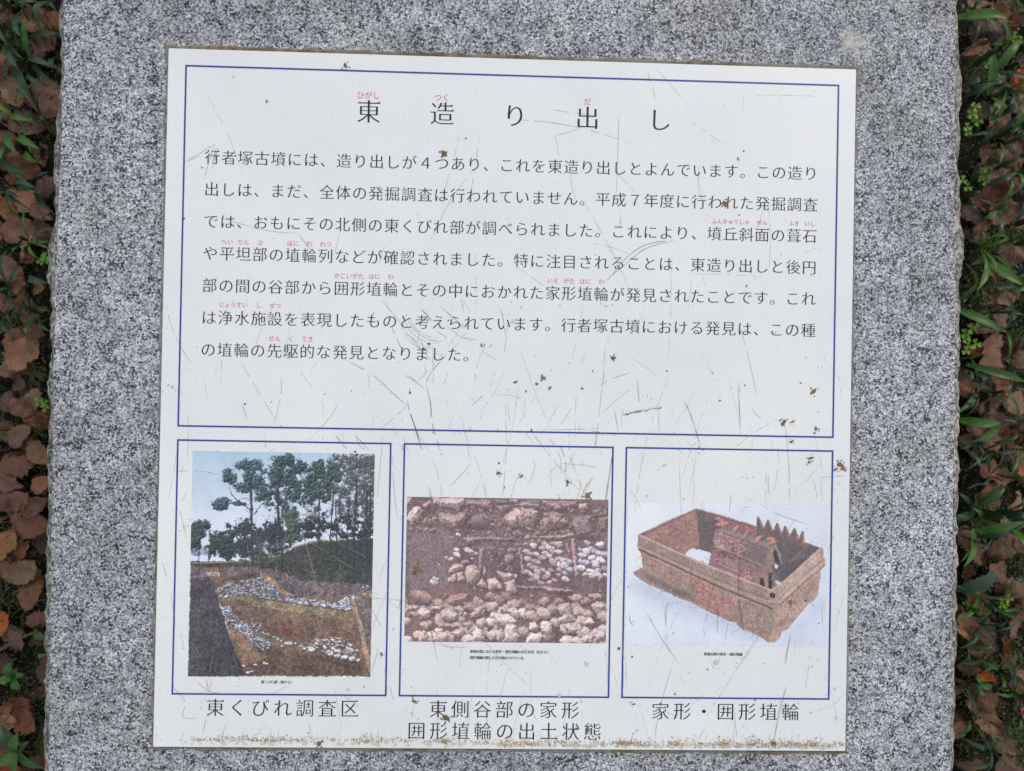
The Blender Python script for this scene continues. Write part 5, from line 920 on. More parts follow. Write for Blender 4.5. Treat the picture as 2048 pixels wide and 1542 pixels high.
# angle in radians, seen in the picture, 0 = tip to the right, positive = anticlockwise; length in mm on the ground
for a in [(88, 52, 62, .6, 0, 'brown'), (118, 52, 40, 1.3, 5, 'rusty'), (70, 200, 52, -1.1, 1, 'rusty'), (12, 128, 60, .3, 2, 'rusty'), (14, 165, 70, -.8, 6, 'pinkish brown'), (40, 195, 60, -1.1, 4, 'brown'), (108, 208, 70, 1.3, 5, 'brown'), (105, 100, 60, .9, 0, 'dark brown'), (20, 45, 40, 1.2, 3, 'tan'), (10, 285, 52, .5, 2, 'pinkish brown'),
          (45, 332, 66, -.5, 5, 'rusty'), (26, 350, 40, .3, 7, 'orange'), (38, 395, 70, -.7, 2, 'pinkish brown'), (18, 418, 74, -.8, 3, 'yellowish'), (100, 375, 60, .8, 5, 'brown'), (44, 462, 68, .3, 5, 'pinkish brown'), (66, 497, 52, 1.0, 5, 'brown'), (4, 465, 40, 1.5, 4, 'orange'), (85, 425, 50, -.6, 6, 'brown'), (24, 541, 66, -.6, 5, 'brown'),
          (46, 575, 38, .5, 0, 'rusty'), (50, 600, 52, 1.2, 8, 'tan'), (84, 581, 36, .3, 5, 'rusty'), (4, 605, 50, -.5, 4, 'rusty'), (80, 665, 52, -.3, 6, 'rusty'), (54, 708, 78, 1.1, 0, 'pinkish brown'), (13, 727, 58, .9, 7, 'tan'), (38, 768, 44, -.3, 5, 'brown'), (12, 803, 44, 1.4, 2, 'brown'), (56, 812, 58, .1, 5, 'brown'), (80, 800, 62, 1.0, 6, 'brown'),
          (14, 862, 44, -1.2, 0, 'pinkish brown'), (40, 872, 52, .9, 5, 'brown'), (80, 905, 58, -.7, 0, 'tan'), (26, 922, 84, .3, 2, 'pinkish brown'), (12, 965, 60, -.3, 6, 'brown'), (88, 968, 44, .6, 5, 'rusty'), (36, 1008, 70, .8, 5, 'pinkish brown'), (74, 1012, 56, .4, 4, 'brown'), (62, 1046, 80, 0.0, 5, 'rusty'), (5, 1005, 44, 1.1, 2, 'pinkish brown'),
          (15, 1090, 66, 1.2, 0, 'yellowish'), (36, 1112, 36, .6, 1, 'pinkish brown'), (52, 1100, 54, .9, 3, 'rusty'), (58, 1138, 64, .7, 0, 'brown'), (68, 1187, 62, 1.4, 6, 'pinkish brown'), (78, 1244, 52, .2, 2, 'rusty'), (6, 1243, 48, -1.3, 0, 'orange'), (6, 1322, 40, 1.0, 5, 'pinkish brown'), (50, 1430, 90, -.5, 4, 'rusty'), (8, 1425, 50, .9, 1, 'tan'), (16, 1444, 44, .3, 7, 'tan'), (18, 1538, 60, .1, 1, 'orange'), (60, 1532, 46, .8, 1, 'brown'), (92, 1340, 40, .2, 5, 'dark brown'),
          (2013, 25, 58, -.9, 1, 'pinkish brown'), (1984, 55, 70, .1, 2, 'dark brown'), (1944, 100, 70, .5, 8, 'tan'), (2038, 162, 52, 1.4, 6, 'orange'), (1957, 226, 52, 0.0, 5, 'brown'), (1960, 95, 50, .6, 5, 'brown'), (2040, 35, 44, .5, 1, 'brown'), (1950, 5, 44, 0, 0, 'brown'), (1968, 303, 36, .6, 4, 'rusty'), (1995, 345, 50, -.2, 5, 'pinkish brown'), (2012, 310, 48, .8, 2, 'brown'),
          (2042, 330, 44, .9, 6, 'rusty'), (2022, 370, 60, .1, 0, 'tan'), (1992, 384, 56, .2, 4, 'rusty'), (1950, 405, 54, -.9, 3, 'pinkish brown'), (1935, 432, 54, -.5, 5, 'pinkish brown'), (2000, 428, 72, .5, 4, 'tan'), (1962, 455, 44, .7, 3, 'tan'), (2040, 440, 40, .8, 2, 'brown'), (1965, 478, 50, 0, 5, 'dark brown'), (2025, 508, 62, -.2, 7, 'greyish'), (1997, 541, 46, -.5, 1, 'brown'), (1982, 545, 34, -.9, 3, 'yellowish'),
          (2018, 598, 40, .4, 0, 'greyish'), (2012, 640, 46, -1.2, 7, 'brown'), (2002, 708, 104, -1.0, 7, 'pinkish brown'), (1984, 662, 48, .2, 3, 'orange'), (1958, 655, 40, .3, 4, 'rusty'), (1957, 700, 32, .6, 0, 'orange'), (2002, 762, 60, -.8, 0, 'yellowish'), (1938, 776, 52, .1, 5, 'rusty'), (1975, 772, 36, .3, 5, 'rusty'), (2044, 720, 44, 1.2, 2, 'brown'),
          (1952, 803, 50, -.7, 4, 'rusty'), (1975, 806, 64, .4, 0, 'rusty'), (2030, 806, 66, .1, 5, 'pinkish brown'), (1985, 845, 60, -.6, 5, 'dark brown'), (2022, 877, 52, .4, 0, 'rusty'), (2034, 905, 56, -.8, 2, 'brown'), (1978, 882, 50, .2, 5, 'pinkish brown'), (1952, 855, 46, -.2, 5, 'brown'), (1968, 938, 54, .2, 5, 'rusty'), (2022, 1000, 50, .9, 6, 'pinkish brown'), (2046, 935, 40, 1.2, 0, 'rusty'), (1958, 975, 46, .4, 8, 'tan'), (1930, 880, 40, .2, 5, 'dark brown'),
          (1990, 1088, 66, .9, 5, 'pinkish brown'), (2026, 1082, 58, -.9, 6, 'brown'), (1936, 1075, 60, -.9, 2, 'brown'), (1950, 1110, 50, -.4, 5, 'dark brown'), (1985, 1138, 58, .1, 5, 'brown'), (2010, 1178, 66, -.2, 2, 'tan'), (1948, 1203, 60, -.8, 5, 'rusty'), (1925, 1247, 56, -1.3, 0, 'yellowish'), (1955, 1258, 72, -.7, 5, 'dark brown'), (1995, 1272, 66, 1.4, 8, 'yellowish'), (2044, 1213, 56, .9, 2, 'rusty'), (2006, 1240, 60, 1.1, 3, 'brown'), (1954, 1290, 56, .1, 0, 'tan'),
          (1932, 1330, 50, -.1, 1, 'pinkish brown'), (1963, 1345, 36, -.4, 0, 'orange'), (1960, 1430, 88, -.9, 1, 'tan'), (2036, 1360, 52, .8, 2, 'pinkish brown'), (2024, 1405, 54, -.2, 4, 'dark brown'), (2046, 1415, 60, -1.3, 4, 'orange'), (1992, 1477, 52, -.2, 5, 'dark brown'), (2012, 1520, 84, -.7, 7, 'pinkish brown'), (1908, 1455, 40, 1.2, 5, 'pinkish brown'), (1968, 1395, 44, .2, 5, 'brown'), (1930, 1520, 50, .3, 6, 'brown')]:
    place_leaf(*a, z=0.026+rng.random()*0.016)
cols = ['brown', 'brown', 'dark brown', 'pinkish brown', 'rusty', 'dark brown', 'brown']
for side in (0, 1):                 # the layer beneath
    for i in range(54):
        px = (-25+rng.random()*135) if side == 0 else (1915+rng.random()*150)
        py = -30+1600*(i+rng.random())/54
        while not place_leaf(px, py, 38+rng.random()*34, rng.random()*6.28, rng.randrange(9), rng.choice(cols), z=0.008+rng.random()*0.012, tilt=0.35, word='half-buried '): pass
def spread_leaves():                # the litter beyond the edge of the picture
    V, F, UV = [], [], []; k = 0
    while k < 4600:
        x = rng.uniform(-1.6, 1.6); y = rng.uniform(-1.4, 1.4)
        if abs(x) < 0.41 and -0.48 < y < 0.46: continue
        inview = (-0.90 < x < -0.70 or 0.74 < x < 0.97) and abs(y) < 0.72
        if inview and rng.random() < 0.75: continue
        k += 1
        if abs(x) > 1.1 and rng.random() < 0.2: continue
        me = LM[rng.randrange(9)]; s_ = 0.038+rng.random()*0.035; mt = Matrix.Translation((x, y, gh(x, y)+(0.0 if inview else 0.012*rng.random())))@Matrix.Rotation(rng.random()*6.28, 4, 'Z')@Matrix.Rotation(rng.gauss(0, .25), 4, 'X')@Matrix.Scale(s_, 4)
        b = len(V); V += [mt@v.co for v in me.vertices]; F += [tuple(b+q for q in p.vertices) for p in me.polygons]
        UV += [tuple(me.uv_layers[0].data[l].uv) for p in me.polygons for l in p.loop_indices]
    me = bpy.data.meshes.new('leaf_litter'); me.from_pydata(V, [], F); u = me.uv_layers.new(name='UV'); u.data.foreach_set('uv', np.array(UV, np.float32).ravel())
    me.polygons.foreach_set('use_smooth', [True]*len(me.polygons)); o = link('leaf_litter', me, None, M_LEAF); o.color = (0.8, 0.76, 0.76, 1); tag(o, 'thick brown leaf litter covering the ground', kind='stuff')
spread_leaves()

# ------------------------------------------------------------------ grass and weeds
def blade_mesh(p0, p1, w, lift, name, mat, parent, origin, leafy=False, serr=0.0):
    """one blade from p0 to p1 (world), width w, arched by lift, folded along its midrib"""
    n = 14; V = []; d = p1-p0; hd = np.array([d[0], d[1], 0]); L_ = np.linalg.norm(hd)+1e-6; sd_ = np.array([-hd[1], hd[0], 0])/L_; bend = rng.gauss(0, 0.04)*L_; tw = rng.gauss(0, 0.25)
    for i in range(n+1):
        t = i/n; c = p0+d*t+np.array([0, 0, lift*math.sin(math.pi*t)])+sd_*bend*math.sin(math.pi*t)
        if leafy: ww = w*math.sin(math.pi*min(1, 0.06+t*0.94))**0.75*(1+serr*(i % 2))
        else: ww = w*min(1, 0.45+t*2.2)*(1-max(0, (t-0.45)/0.55)**1.6)
        ww = max(ww, 0.0003)/2; q = tw*t
        side = sd_*math.cos(q)+np.array([0, 0, math.sin(q)])
        V += [c-side*ww+np.array([0, 0, ww*0.30]), c-side*ww*0.45+np.array([0, 0, ww*0.08]), c, c+side*ww*0.45+np.array([0, 0, ww*0.08]), c+side*ww+np.array([0, 0, ww*0.30])]
    V = [tuple(v-origin) for v in V]; F = [(i*5+j, (i+1)*5+j, (i+1)*5+j+1, i*5+j+1) for i in range(n) for j in range(4)]
    return mesh(name, V, F, mat, parent, smooth=True)
MB = {'d': M_BLADE, 'g': M_BLUEBLADE, 'b': M_BRIGHT}
def grass_plant(label, blades, z0=0.065, z1=0.095, lift=0.014, name='grass_plant', cat='grass plant', group='grass plants beside the pedestal', part='blade', leafy=False, serr=0.0):
    """blades: (px0, py0, px1, py1, width in photo pixels, colour) from base to tip"""
    P0 = [ray_at(b[0], b[1], GZ+z0) for b in blades]; og = np.mean(P0, 0); og[2] = gh(og[0], og[1])
    e = bpy.data.objects.new(name, None); e.location = og; e.empty_display_size = 0.02; COL.objects.link(e); tag(e, label, cat, group)
    for b, p0 in zip(blades, P0):
        z = GZ+z1*(0.8+0.4*rng.random()); p1 = ray_at(b[2], b[3], z); blade_mesh(p0, p1, b[4]*0.86/1000, lift*(0.6+0.8*rng.random()), part, MB[b[5]], e, og, leafy, serr)
    # short stem down to the soil
    r_ = 0.0012; zb = -0.005; zt = P0[0][2]-og[2]+0.002; cx_, cy_ = P0[0][0]-og[0], P0[0][1]-og[1]; V = []
    for zz in (zb, zt): V += [(cx_+r_*math.cos(a)*(1.4 if zz == zb else 1), cy_+r_*math.sin(a), zz) for a in np.linspace(0, 2*math.pi, 7)[:-1]]
    mesh('stem', V, [(i, (i+1) % 6, 6+(i+1) % 6, 6+i) for i in range(6)], M_BLADE, e, smooth=True)
grass_plant('broad bladed grass plant at the far left, top corner of the ground', [(62, 75, 122, 68, 12, 'd'), (64, 122, 50, 33, 12, 'b'), (32, 28, 46, 76, 14, 'g'), (50, 82, 14, 76, 9, 'b'), (40, 40, 42, 74, 12, 'g')])
grass_plant('dark grass plant touching the upper left stone edge', [(100, 3, 75, 44, 12, 'g'), (104, 0, 112, 22, 10, 'd'), (30, 18, 80, 4, 12, 'd'), (28, 20, 4, 2, 12, 'd'), (60, 45, 48, 4, 8, 'd')])
grass_plant('grey green grass plant left of the heading', [(56, 115, 122, 138, 12, 'g'), (122, 118, 108, 138, 14, 'd'), (64, 130, 108, 168, 10, 'd'), (55, 150, 90, 178, 9, 'd'), (40, 125, 12, 86, 12, 'g')], z1=0.11)
grass_plant('long drooping grass plant left of the heading, crossing rusty leaves', [(28, 132, 70, 216, 17, 'd'), (12, 90, 36, 138, 15, 'g'), (2, 42, 14, 88, 12, 'g')], z0=0.07, z1=0.10)
grass_plant('small upright grass plant at the left, beside the first text line', [(82, 232, 88, 178, 9, 'd'), (80, 228, 72, 252, 7, 'b'), (84, 228, 98, 248, 7, 'd'), (78, 226, 52, 240, 6, 'g')])
grass_plant('bright green weed with pointed leaves at the left of the first text line', [(18, 236, 62, 242, 11, 'b'), (0, 214, 20, 227, 10, 'b'), (36, 272, 79, 298, 15, 'b'), (14, 262, 32, 306, 15, 'b'), (48, 308, 74, 326, 13, 'b'), (28, 290, 2, 318, 14, 'b'), (50, 280, 68, 268, 8, 'b')], name='weed', cat='weed', group='weeds beside the pedestal', part='leaf', leafy=True)
grass_plant('dark grass plant at the left, beside the second text line', [(0, 318, 58, 353, 12, 'd'), (108, 318, 84, 334, 8, 'd'), (66, 358, 98, 344, 6, 'g'), (28, 362, 74, 378, 12, 'g'), (32, 380, 76, 384, 12, 'd'), (72, 384, 112, 430, 11, 'd'), (108, 428, 90, 444, 9, 'd')])
grass_plant('single grey green grass shoot by the chipped bulge of the left stone edge', [(58, 556, 100, 567, 13, 'g'), (78, 612, 104, 622, 8, 'd'), (70, 484, 108, 500, 7, 'd')])
grass_plant('grass plant at the far left, level with the sixth text line', [(2, 640, 36, 678, 10, 'd'), (14, 590, 34, 614, 9, 'd'), (20, 612, 26, 652, 8, 'd'), (-4, 660, 12, 664, 8, 'd'), (44, 600, 70, 640, 6, 'd')])
grass_plant('single green oval leaf sprout cut by the left picture edge', [(-14, 862, 8, 878, 34, 'b')], name='sprout', cat='sprout', group='green sprouts beside the pedestal', part='leaf', leafy=True)
grass_plant('round green leaf sprout against the lower left stone edge', [(68, 1256, 96, 1276, 18, 'b'), (85, 1300, 94, 1308, 9, 'b')], name='sprout', cat='sprout', group='green sprouts beside the pedestal', part='leaf', leafy=True)
grass_plant('four leaved bright seedling at the left, level with the lower border', [(27, 1352, 20, 1324, 18, 'b'), (27, 1352, -2, 1358, 16, 'b'), (29, 1352, 41, 1378, 17, 'b'), (29, 1350, 48, 1348, 11, 'b'), (27, 1352, 14, 1364, 10, 'b'), (28, 1350, 38, 1336, 9, 'd')], z1=0.068, lift=0.006, name='seedling', cat='seedling', group='green sprouts beside the pedestal', part='leaf', leafy=True)
grass_plant('green rosette weed with long leaves in the bottom left corner', [(34, 1503, -4, 1532, 17, 'b'), (34, 1503, 90, 1536, 17, 'b'), (34, 1503, 32, 1548, 14, 'b'), (34, 1503, 36, 1464, 17, 'b'), (34, 1503, 2, 1450, 24, 'd'), (36, 1503, 58, 1482, 14, 'd'), (34, 1503, 14, 1482, 14, 'd')], z1=0.068, lift=0.008, name='rosette_weed', cat='weed', group='weeds beside the pedestal', part='leaf', leafy=True)
grass_plant('wide grass blade pointing right in the top right corner', [(1908, 36, 2016, 36, 20, 'b'), (1916, 62, 1948, 49, 11, 'g'), (1942, 24, 1948, -4, 8, 'b'), (1912, 6, 1918, 30, 9, 'd')], z1=0.10)
grass_plant('large upright grass plant at the top right, right of the heading', [(1976, 192, 1979, 92, 17, 'b'), (1986, 147, 2040, 78, 17, 'b'), (2013, 98, 2003, 40, 9, 'b'), (1942, 136, 1998, 92, 12, 'd'), (1924, 172, 1962, 163, 14, 'g'), (1922, 197, 1972, 178, 9, 'g'), (1980, 194, 1998, 238, 14, 'b'), (1984, 175, 2022, 176, 8, 'g'), (1984, 118, 2006, 116, 7, 'd')])
grass_plant('fine grass tuft at the far right, right of the heading', [(1988, 236, 2040, 224, 9, 'd'), (2026, 262, 2050, 205, 13, 'b'), (2012, 180, 2018, 212, 10, 'd'), (2018, 188, 2036, 206, 8, 'b'), (1985, 262, 1992, 234, 6, 'b'), (2000, 228, 2022, 205, 6, 'g'), (1965, 206, 1982, 228, 12, 'd'), (2044, 60, 2050, 45, 12, 'd'), (2030, 108, 2050, 92, 10, 'd'), (2010, 142, 2030, 124, 8, 'd'), (1975, 262, 1978, 240, 8, 'd')])
grass_plant('tangled grass plant at the right, beside the first text line', [(1948, 300, 1985, 262, 10, 'd'), (2034, 268, 2050, 322, 18, 'd'), (2000, 285, 2000, 326, 7, 'b'), (1980, 300, 2005, 298, 14, 'g'), (2004, 290, 2050, 276, 8, 'g'), (1975, 345, 2050, 318, 8, 'd'), (1985, 336, 2014, 350, 9, 'd'), (1968, 372, 2026, 354, 12, 'g'), (1950, 350, 1964, 322, 10, 'd'), (1990, 280, 2020, 262, 7, 'd'), (1935, 368, 1962, 340, 10, 'd')])
grass_plant('grass plant at the right, level with the second text line', [(1918, 398, 1962, 384, 12, 'd'), (1920, 408, 1954, 424, 9, 'd'), (2030, 444, 2050, 392, 12, 'g'), (2024, 452, 2052, 440, 12, 'd'), (2000, 452, 2022, 462, 8, 'd'), (2028, 490, 2052, 486, 12, 'd')])
grass_plant('broad bent grass plant at the right, level with the fourth text line', [(1972, 518, 1954, 582, 14, 'b'), (1978, 524, 2046, 570, 20, 'b'), (1914, 602, 1954, 562, 9, 'b'), (2046, 574, 1974, 574, 7, 'd'), (2048, 572, 2020, 586, 8, 'b'), (1965, 514, 1942, 530, 10, 'd'), (2010, 608, 2026, 642, 9, 'g'), (1995, 610, 2012, 622, 8, 'd')])
grass_plant('long curved dark grass blade at the right, below the fifth text line', [(1912, 618, 2004, 664, 18, 'b'), (1946, 600, 1964, 618, 7, 'd'), (1912, 590, 1926, 606, 8, 'd')])
grass_plant('long grass plant reaching right, level with the last text line', [(1932, 728, 2052, 764, 15, 'b'), (1916, 718, 1968, 708, 6, 'b'), (1938, 742, 1962, 768, 12, 'g'), (1926, 735, 1938, 764, 6, 'b'), (1916, 730, 1930, 745, 12, 'd')])
grass_plant('bent over grass shoot at the right, above the prints', [(1910, 838, 2003, 845, 17, 'b'), (1998, 848, 1938, 886, 17, 'b'), (1914, 820, 1950, 797, 10, 'b'), (1938, 886, 1918, 898, 7, 'g'), (1920, 892, 1959, 934, 10, 'g'), (1940, 884, 1962, 890, 8, 'g'), (1920, 850, 1948, 842, 8, 'd')])
grass_plant('thin grass stalks at the far right, above the middle of the prints', [(2005, 950, 2011, 902, 4, 'g'), (1985, 886, 2036, 868, 6, 'b'), (1970, 905, 2005, 908, 5, 'b'), (1998, 952, 2050, 956, 4, 'd'), (2018, 1020, 2050, 990, 9, 'b')])
grass_plant('dewy grass plant at the right, level with the prints', [(1950, 1008, 2010, 974, 14, 'b'), (1945, 1008, 2000, 960, 8, 'd'), (1950, 1018, 1912, 1030, 14, 'd'), (1938, 1010, 1916, 985, 10, 'g'), (1925, 1000, 1950, 1010, 8, 'g')])
grass_plant('spreading dark grass plant at the right, level with the middle of the prints', [(1948, 1062, 2052, 1042, 17, 'b'), (1952, 1074, 2018, 1060, 13, 'g'), (1946, 1062, 1926, 1136, 17, 'b'), (1936, 1080, 1921, 1124, 8, 'd'), (1918, 1070, 1990, 1104, 5, 'd'), (2024, 1056, 2052, 1100, 15, 'b'), (1916, 1060, 1960, 1044, 12, 'g'), (1952, 1020, 2010, 1036, 16, 'd'), (1990, 1022, 2052, 1030, 16, 'g'), (1955, 1038, 1940, 1012, 10, 'd')], z1=0.105)
grass_plant('fern like weed with toothed leaf against the right stone edge', [(1912, 1178, 1990, 1144, 24, 'g'), (1915, 1192, 1925, 1208, 10, 'b')], name='weed', cat='weed', group='weeds beside the pedestal', part='leaf', leafy=True, serr=0.35)
grass_plant('thin dark stalk lying straight across the right ground', [(1908, 1180, 2056, 1188, 5, 'd'), (2036, 1138, 2020, 1160, 9, 'g'), (2012, 1148, 2008, 1172, 7, 'd'), (2010, 1140, 2050, 1132, 5, 'd')])
grass_plant('wiry grass plant at the right, level with the feet of the prints', [(1972, 1208, 2040, 1242, 7, 'b'), (1932, 1214, 1962, 1226, 11, 'b'), (1976, 1204, 1988, 1226, 5, 'g'), (1974, 1210, 1962, 1228, 4, 'b'), (1926, 1222, 1928, 1196, 4, 'b'), (1964, 1194, 1994, 1202, 4, 'g'), (1936, 1292, 1985, 1286, 6, 'b')])
grass_plant('three leaved bright sprout at the right, level with the lower border', [(1956, 1369, 1985, 1372, 12, 'b'), (1955, 1368, 1952, 1352, 9, 'b'), (1956, 1371, 1962, 1394, 10, 'b'), (1954, 1368, 1944, 1368, 7, 'b')], z1=0.07, lift=0.006, name='sprout', cat='sprout', group='green sprouts beside the pedestal', part='leaf', leafy=True)
grass_plant('thin arching grass plant in the bottom right corner', [(1998, 1455, 2042, 1438, 9, 'b'), (1908, 1470, 1940, 1440, 9, 'b'), (1940, 1396, 1962, 1382, 6, 'g'), (2020, 1425, 2040, 1398, 6, 'g'), (2010, 1380, 2030, 1356, 5, 'g'), (1995, 1374, 2014, 1378, 8, 'b'), (2034, 1352, 2050, 1392, 12, 'd'), (1918, 1325, 1938, 1302, 5, 'b'), (1935, 1322, 1936, 1300, 5, 'g'), (1904, 1440, 1938, 1440, 3, 'b'), (1985, 1462, 2024, 1468, 4, 'b'), (2006, 1330, 2030, 1302, 6, 'b')])
extra = random.Random(77)
for i in range(44):                 # slimmer plants between the larger ones
    rt = i >= 8; px = extra.uniform(1935, 2046) if rt else extra.uniform(4, 90); py = (i-8)/36*1540+extra.uniform(0, 60) if rt else i/8*700+extra.uniform(0, 60)
    where = ('near the right picture edge' if px > 2006 else ('close to the right stone edge' if px < 1958 else 'in the right strip')) if rt else ('near the left picture edge' if px < 38 else 'in the left strip'); bl = []; a0 = extra.random()*6.28
    for k in range(extra.randint(3, 6)):
        a = a0+k*1.3+extra.gauss(0, .3); L_ = extra.uniform(24, 80); bl.append((px, py, px+math.cos(a)*L_, py+math.sin(a)*L_, extra.uniform(4, 10), extra.choice('ddgb')))
    lb = f'{["short", "long"][sum(math.hypot(b[2]-b[0], b[3]-b[1]) for b in bl)/len(bl) > 52]} {["three", "four", "five", "six"][len(bl)-3]} bladed grass tuft {where}, {level(py)}'
    if lb in used: continue
    used.add(lb)
    grass_plant(lb, bl, z0=0.05, z1=0.075, group='slim grass tufts beside the pedestal')
# wood sorrel: three heart shaped leaflets to a leaf
def sorrel(label, spots, flower=None):
    pts = [ray_at(x, y, GZ+0.07) for x, y, r_ in spots]; og = np.mean(pts, 0); og[2] = gh(og[0], og[1]); e = bpy.data.objects.new('wood_sorrel', None); e.location = og; COL.objects.link(e); tag(e, label, 'wood sorrel', 'wood sorrel beside the pedestal')
    for (x, y, r_), p in zip(spots, pts):
        V, F = [], []; R_ = r_*0.85/1000; a0 = rng.random()*2; p = p+np.array([0, 0, rng.random()*0.01])-og
        for k in range(3):
            a = a0+k*2.094; b = len(V); V.append((*p[:2], p[2]-0.001))
            for t, q in [(-.95, .5), (-.8, .95), (-.35, 1.08), (0, .86), (.35, 1.08), (.8, .95), (.95, .5)]: V.append((p[0]+math.cos(a+t*0.75)*q*R_, p[1]+math.sin(a+t*0.75)*q*R_, p[2]+0.0015*abs(t)))
            F += [(b, b+i, b+i+1) for i in range(1, 7)]
        lf = mesh('leaf', V, F, M_LIME, e)
        b = p-np.array([0.0006, 0, 0]); mesh('stalk', [tuple(p+np.array([.0004, 0, -.001])), tuple(p+np.array([-.0004, 0, -.001])), (0.0006, 0, 0), (-0.0006, 0, 0), tuple(p+np.array([0, .0005, -.001])), (0, .0006, 0)], [(0, 1, 3, 2), (1, 4, 5, 3), (4, 0, 2, 5)], M_BLADE, e)
    if flower:
        p = ray_at(*flower, GZ+0.08)-og; V = [tuple(p)]; F = []
        for i in range(10): a = i*.628; q = 0.0042 if i % 2 == 0 else 0.0018; V.append((p[0]+math.cos(a)*q*0.6, p[1]+math.sin(a)*q, p[2]+0.002))
        F = [(0, 1+i, 1+(i+1) % 10) for i in range(10)]; mesh('flower', V, F, mat_flat('yellow_petal', rgb(236, 196, 24), 0.5), e)
sorrel('yellow flowered wood sorrel against the upper right stone edge', [(1944, 218, 10), (1936, 232, 9), (1950, 246, 10), (1942, 238, 9), (1955, 226, 8)], (1952, 234)); sorrel('tiny wood sorrel below the yellow flowered one', [(1928, 258, 9), (1934, 266, 8)])
sorrel('bright wood sorrel clump at the right, level with the first text line', [(1958, 346, 9), (1970, 346, 9), (1954, 357, 9), (1965, 365, 9), (1972, 356, 7)]); sorrel('two leaved wood sorrel at the right stone edge, by the second text line', [(1934, 375, 9), (1921, 362, 9)])
sorrel('bright wood sorrel patch at the right stone edge, by the sixth text line', [(1938, 658, 11), (1928, 668, 10), (1950, 654, 9), (1950, 688, 10), (1934, 692, 10), (1925, 702, 9), (1926, 678, 9)]); sorrel('wood sorrel with a yellow bud at the right, above the lower border', [(2004, 1200, 9), (2014, 1194, 8), (1998, 1208, 7), (2008, 1210, 7)], (2014, 1203))
sorrel('small wood sorrel touching the left stone bulge', [(90, 520, 10), (98, 516, 9), (84, 524, 7)]); sorrel('small wood sorrel at the left, level with the blank part', [(78, 802, 9), (96, 815, 8), (92, 806, 7)])
sorrel('small wood sorrel at the top right corner', [(2024, 76, 9), (2032, 84, 8), (2018, 82, 8), (1966, 132, 9), (1990, 162, 9)])
# ------------------------------------------------------------------ twigs
def twig(label, x0, y0, x1, y1, r_, name='twig'):
    p0, p1 = ray_at(x0, y0, GZ+0.058), ray_at(x1, y1, GZ+0.06); n = 12; V = []; d = p1-p0; sd_ = np.array([-d[1], d[0], 0]); sd_ /= np.linalg.norm(sd_)
    for i in range(n+1):
        t = i/n; c = p0+d*t+sd_*math.sin(t*5+x0)*0.0012+np.array([0, 0, math.sin(t*7)*0.001]); k = r_*(1-0.35*t)*(1.15 if i % 4 == 0 else 1)
        V += [tuple(c-p0+sd_*k*math.cos(a)+np.array([0, 0, k*math.sin(a)])) for a in np.linspace(0, 2*math.pi, 7)[:-1]]
    F = [(i*6+j, i*6+(j+1) % 6, (i+1)*6+(j+1) % 6, (i+1)*6+j) for i in range(n) for j in range(6)]+[tuple(range(5, -1, -1)), tuple(n*6+j for j in range(6))]
    o = mesh(name, V, F, M_TWIG, None, smooth=True); o.location = p0; tag(o, label, 'twig', 'twigs on the ground beside the pedestal')
twig('pale grey twig slanting out of the left picture edge near the lower border', -8, 1302, 70, 1264, 0.0026); twig('thin brown twig at the left, level with the middle of the prints', 28, 1186, 74, 1150, 0.0012); twig('thin dark twig lying level at the left beside a tan leaf', 54, 1204, 96, 1201, 0.0010)
twig('thin dark twig at the far left, beside the first text line', -4, 236, 22, 258, 0.0014); twig('greyish twig at the right, level with the feet of the prints', 2000, 1252, 2044, 1280, 0.0014); twig('second greyish twig just below its neighbour at the right', 2002, 1262, 2040, 1292, 0.0010)
twig('short curled brown twig at the right above the prints', 1934, 976, 1974, 965, 0.0016)
# ------------------------------------------------------------------ ground cover, seed heads, moss and crumbs: nobody could count these
def cover(name, label, mat, n, fx, size, seed, up=0.02):
    r = np.random.RandomState(seed); V, F = [], []
    def leaflet(x, y, z, s_):
        a = r.rand()*6.28; t = (r.rand()-0.5)*1.6; ca, sa = math.cos(a), math.sin(a); b = len(V)
        V.extend([(x, y, z), (x+ca*s_*.5-sa*s_*.28, y+sa*s_*.5+ca*s_*.28, z+t*s_*.4), (x+ca*s_, y+sa*s_, z+t*s_*.8), (x+ca*s_*.5+sa*s_*.28, y+sa*s_*.5-ca*s_*.28, z+t*s_*.4)]); F.append((b, b+1, b+2, b+3))
    for _ in range(n):
        px, py, sg = fx(r); p = ray_at(px, py, GZ); x, y = p[0]+r.randn()*sg, p[1]+r.randn()*sg
        if abs(x) < 0.41 and -0.5 < y < 0.48: continue
        z = gh(x, y)+0.006+r.rand()*up; leaflet(x, y, z, size*(0.5+r.rand()))
    me = bpy.data.meshes.new(name); me.from_pydata(V, [], F); o = link(name, me, None, mat); tag(o, label, kind='stuff')
spotsL = [(80, 870, .014), (85, 845, .012), (25, 480, .012), (55, 630, .014), (80, 640, .016), (10, 620, .012), (90, 750, .014), (30, 1170, .014), (25, 1210, .016), (95, 1190, .01), (60, 1320, .02), (75, 1370, .016), (70, 1400, .016), (80, 1470, .014), (50, 1480, .02), (70, 1510, .02), (30, 1240, .02), (20, 30, .014), (30, 95, .012), (45, 120, .012), (90, 90, .014), (35, 960, .01), (85, 925, .008), (40, 1060, .006)]
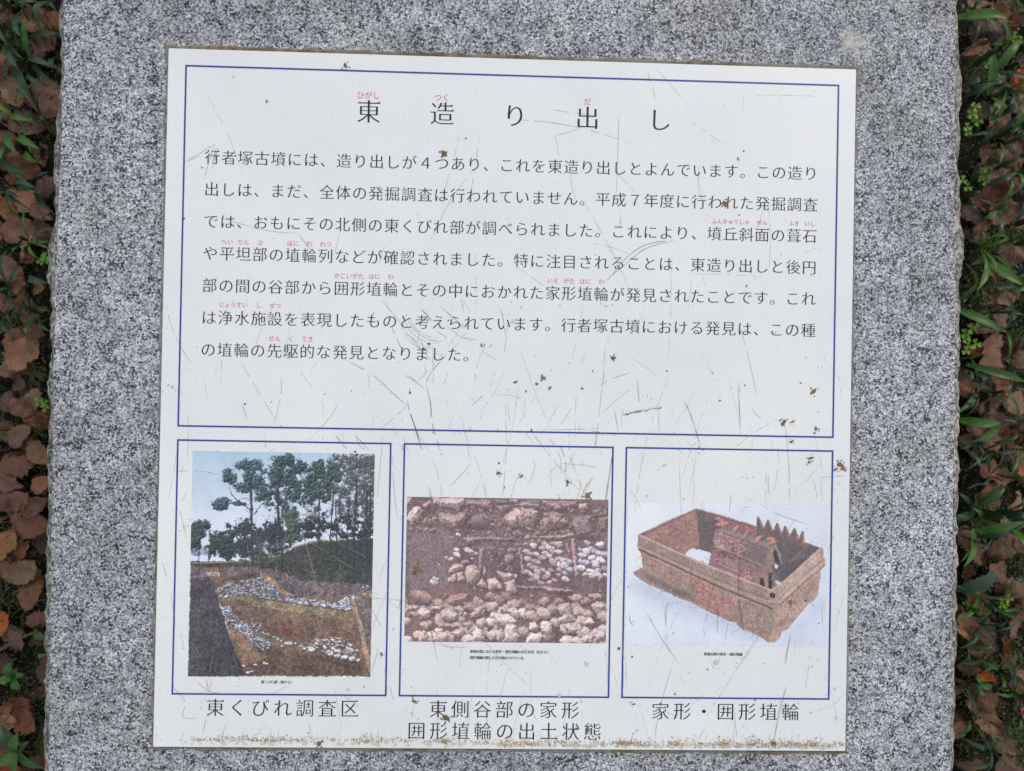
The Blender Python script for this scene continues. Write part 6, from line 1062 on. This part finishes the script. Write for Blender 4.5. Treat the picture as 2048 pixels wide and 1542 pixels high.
spotsR = [(1940, 150, .014), (1960, 140, .016), (2030, 120, .016), (2035, 20, .014), (1960, 170, .014), (1990, 480, .02), (1960, 490, .02), (2020, 470, .018), (1940, 500, .018), (1950, 560, .022), (1980, 590, .022), (1940, 590, .02), (1990, 570, .018), (2030, 570, .02), (2030, 680, .014), (2020, 800, .01), (1950, 870, .012), (1990, 900, .012), (1950, 1000, .014), (1960, 1110, .012),
          (2020, 1115, .016), (1925, 1290, .014), (1940, 1310, .014), (2010, 1310, .016), (2030, 1330, .02), (1930, 1380, .018), (1990, 1400, .022), (1940, 1430, .02), (2000, 1440, .024), (1960, 1480, .022), (2020, 1460, .022), (1925, 1480, .018), (1950, 1520, .022), (2030, 1500, .014), (1980, 1540, .018), (2005, 1420, .022), (1930, 1220, .012), (1990, 1220, .010), (1965, 460, .014)]
allsp = spotsL+spotsR+spotsR
def atspot(sp): return lambda r: sp[r.randint(len(sp))]
def anywhere(r):
    return ((-60+r.rand()*190) if r.rand() < 0.5 else (1900+r.rand()*220), -60+r.rand()*1680, 0.02)
cover('ground_cover', 'low green moss and tiny weeds between the leaves', M_MOSS, 9000, atspot(allsp), 0.0048, 51, 0.022)
cover('ground_cover', 'scattered dark green moss between the leaves', M_BLADE, 4500, anywhere, 0.005, 52, 0.012)
cover('seed_heads', 'pale fine seed heads of grass over the ground', M_SEED, 3400, atspot(spotsR+spotsR[22:]+spotsL[:4]), 0.0026, 53, 0.040)
cover('soil_crumbs', 'brown crumbs of soil and leaf between the leaves', mat_varied('crumb', rgb(30, 24, 18), rgb(78, 62, 50), 300), 5000, anywhere, 0.0050, 54, 0.006)
def fine_stems():
    r = np.random.RandomState(60); V, F = [], []
    for sp in (spotsR+spotsR[24:]+spotsR[24:])*5+spotsL*3:
        p = ray_at(sp[0], sp[1], GZ); x, y = p[0]+r.randn()*0.02, p[1]+r.randn()*0.02
        if abs(x) < 0.42: continue
        a = r.rand()*6.28; L_ = 0.02+r.rand()*0.05; w = 0.0005; z = gh(x, y)+0.004; n = 6; b = len(V); c = r.randn()*0.6; hh = 0.01+r.rand()*0.03
        for i in range(n+1):
            t = i/n; aa = a+c*t; xx, yy, zz = x+math.cos(aa)*L_*t, y+math.sin(aa)*L_*t, z+hh*math.sin(t*2.2); k = w*(1-.6*t); V.extend([(xx-math.sin(aa)*k, yy+math.cos(aa)*k, zz), (xx+math.sin(aa)*k, yy-math.cos(aa)*k, zz)])
        F += [(b+2*i, b+2*i+1, b+2*i+3, b+2*i+2) for i in range(n)]
    me = bpy.data.meshes.new('fine_grass'); me.from_pydata(V, [], F); o = link('fine_grass', me, None, M_MOSS); tag(o, 'hair thin grass stems over the ground', kind='stuff')
fine_stems()
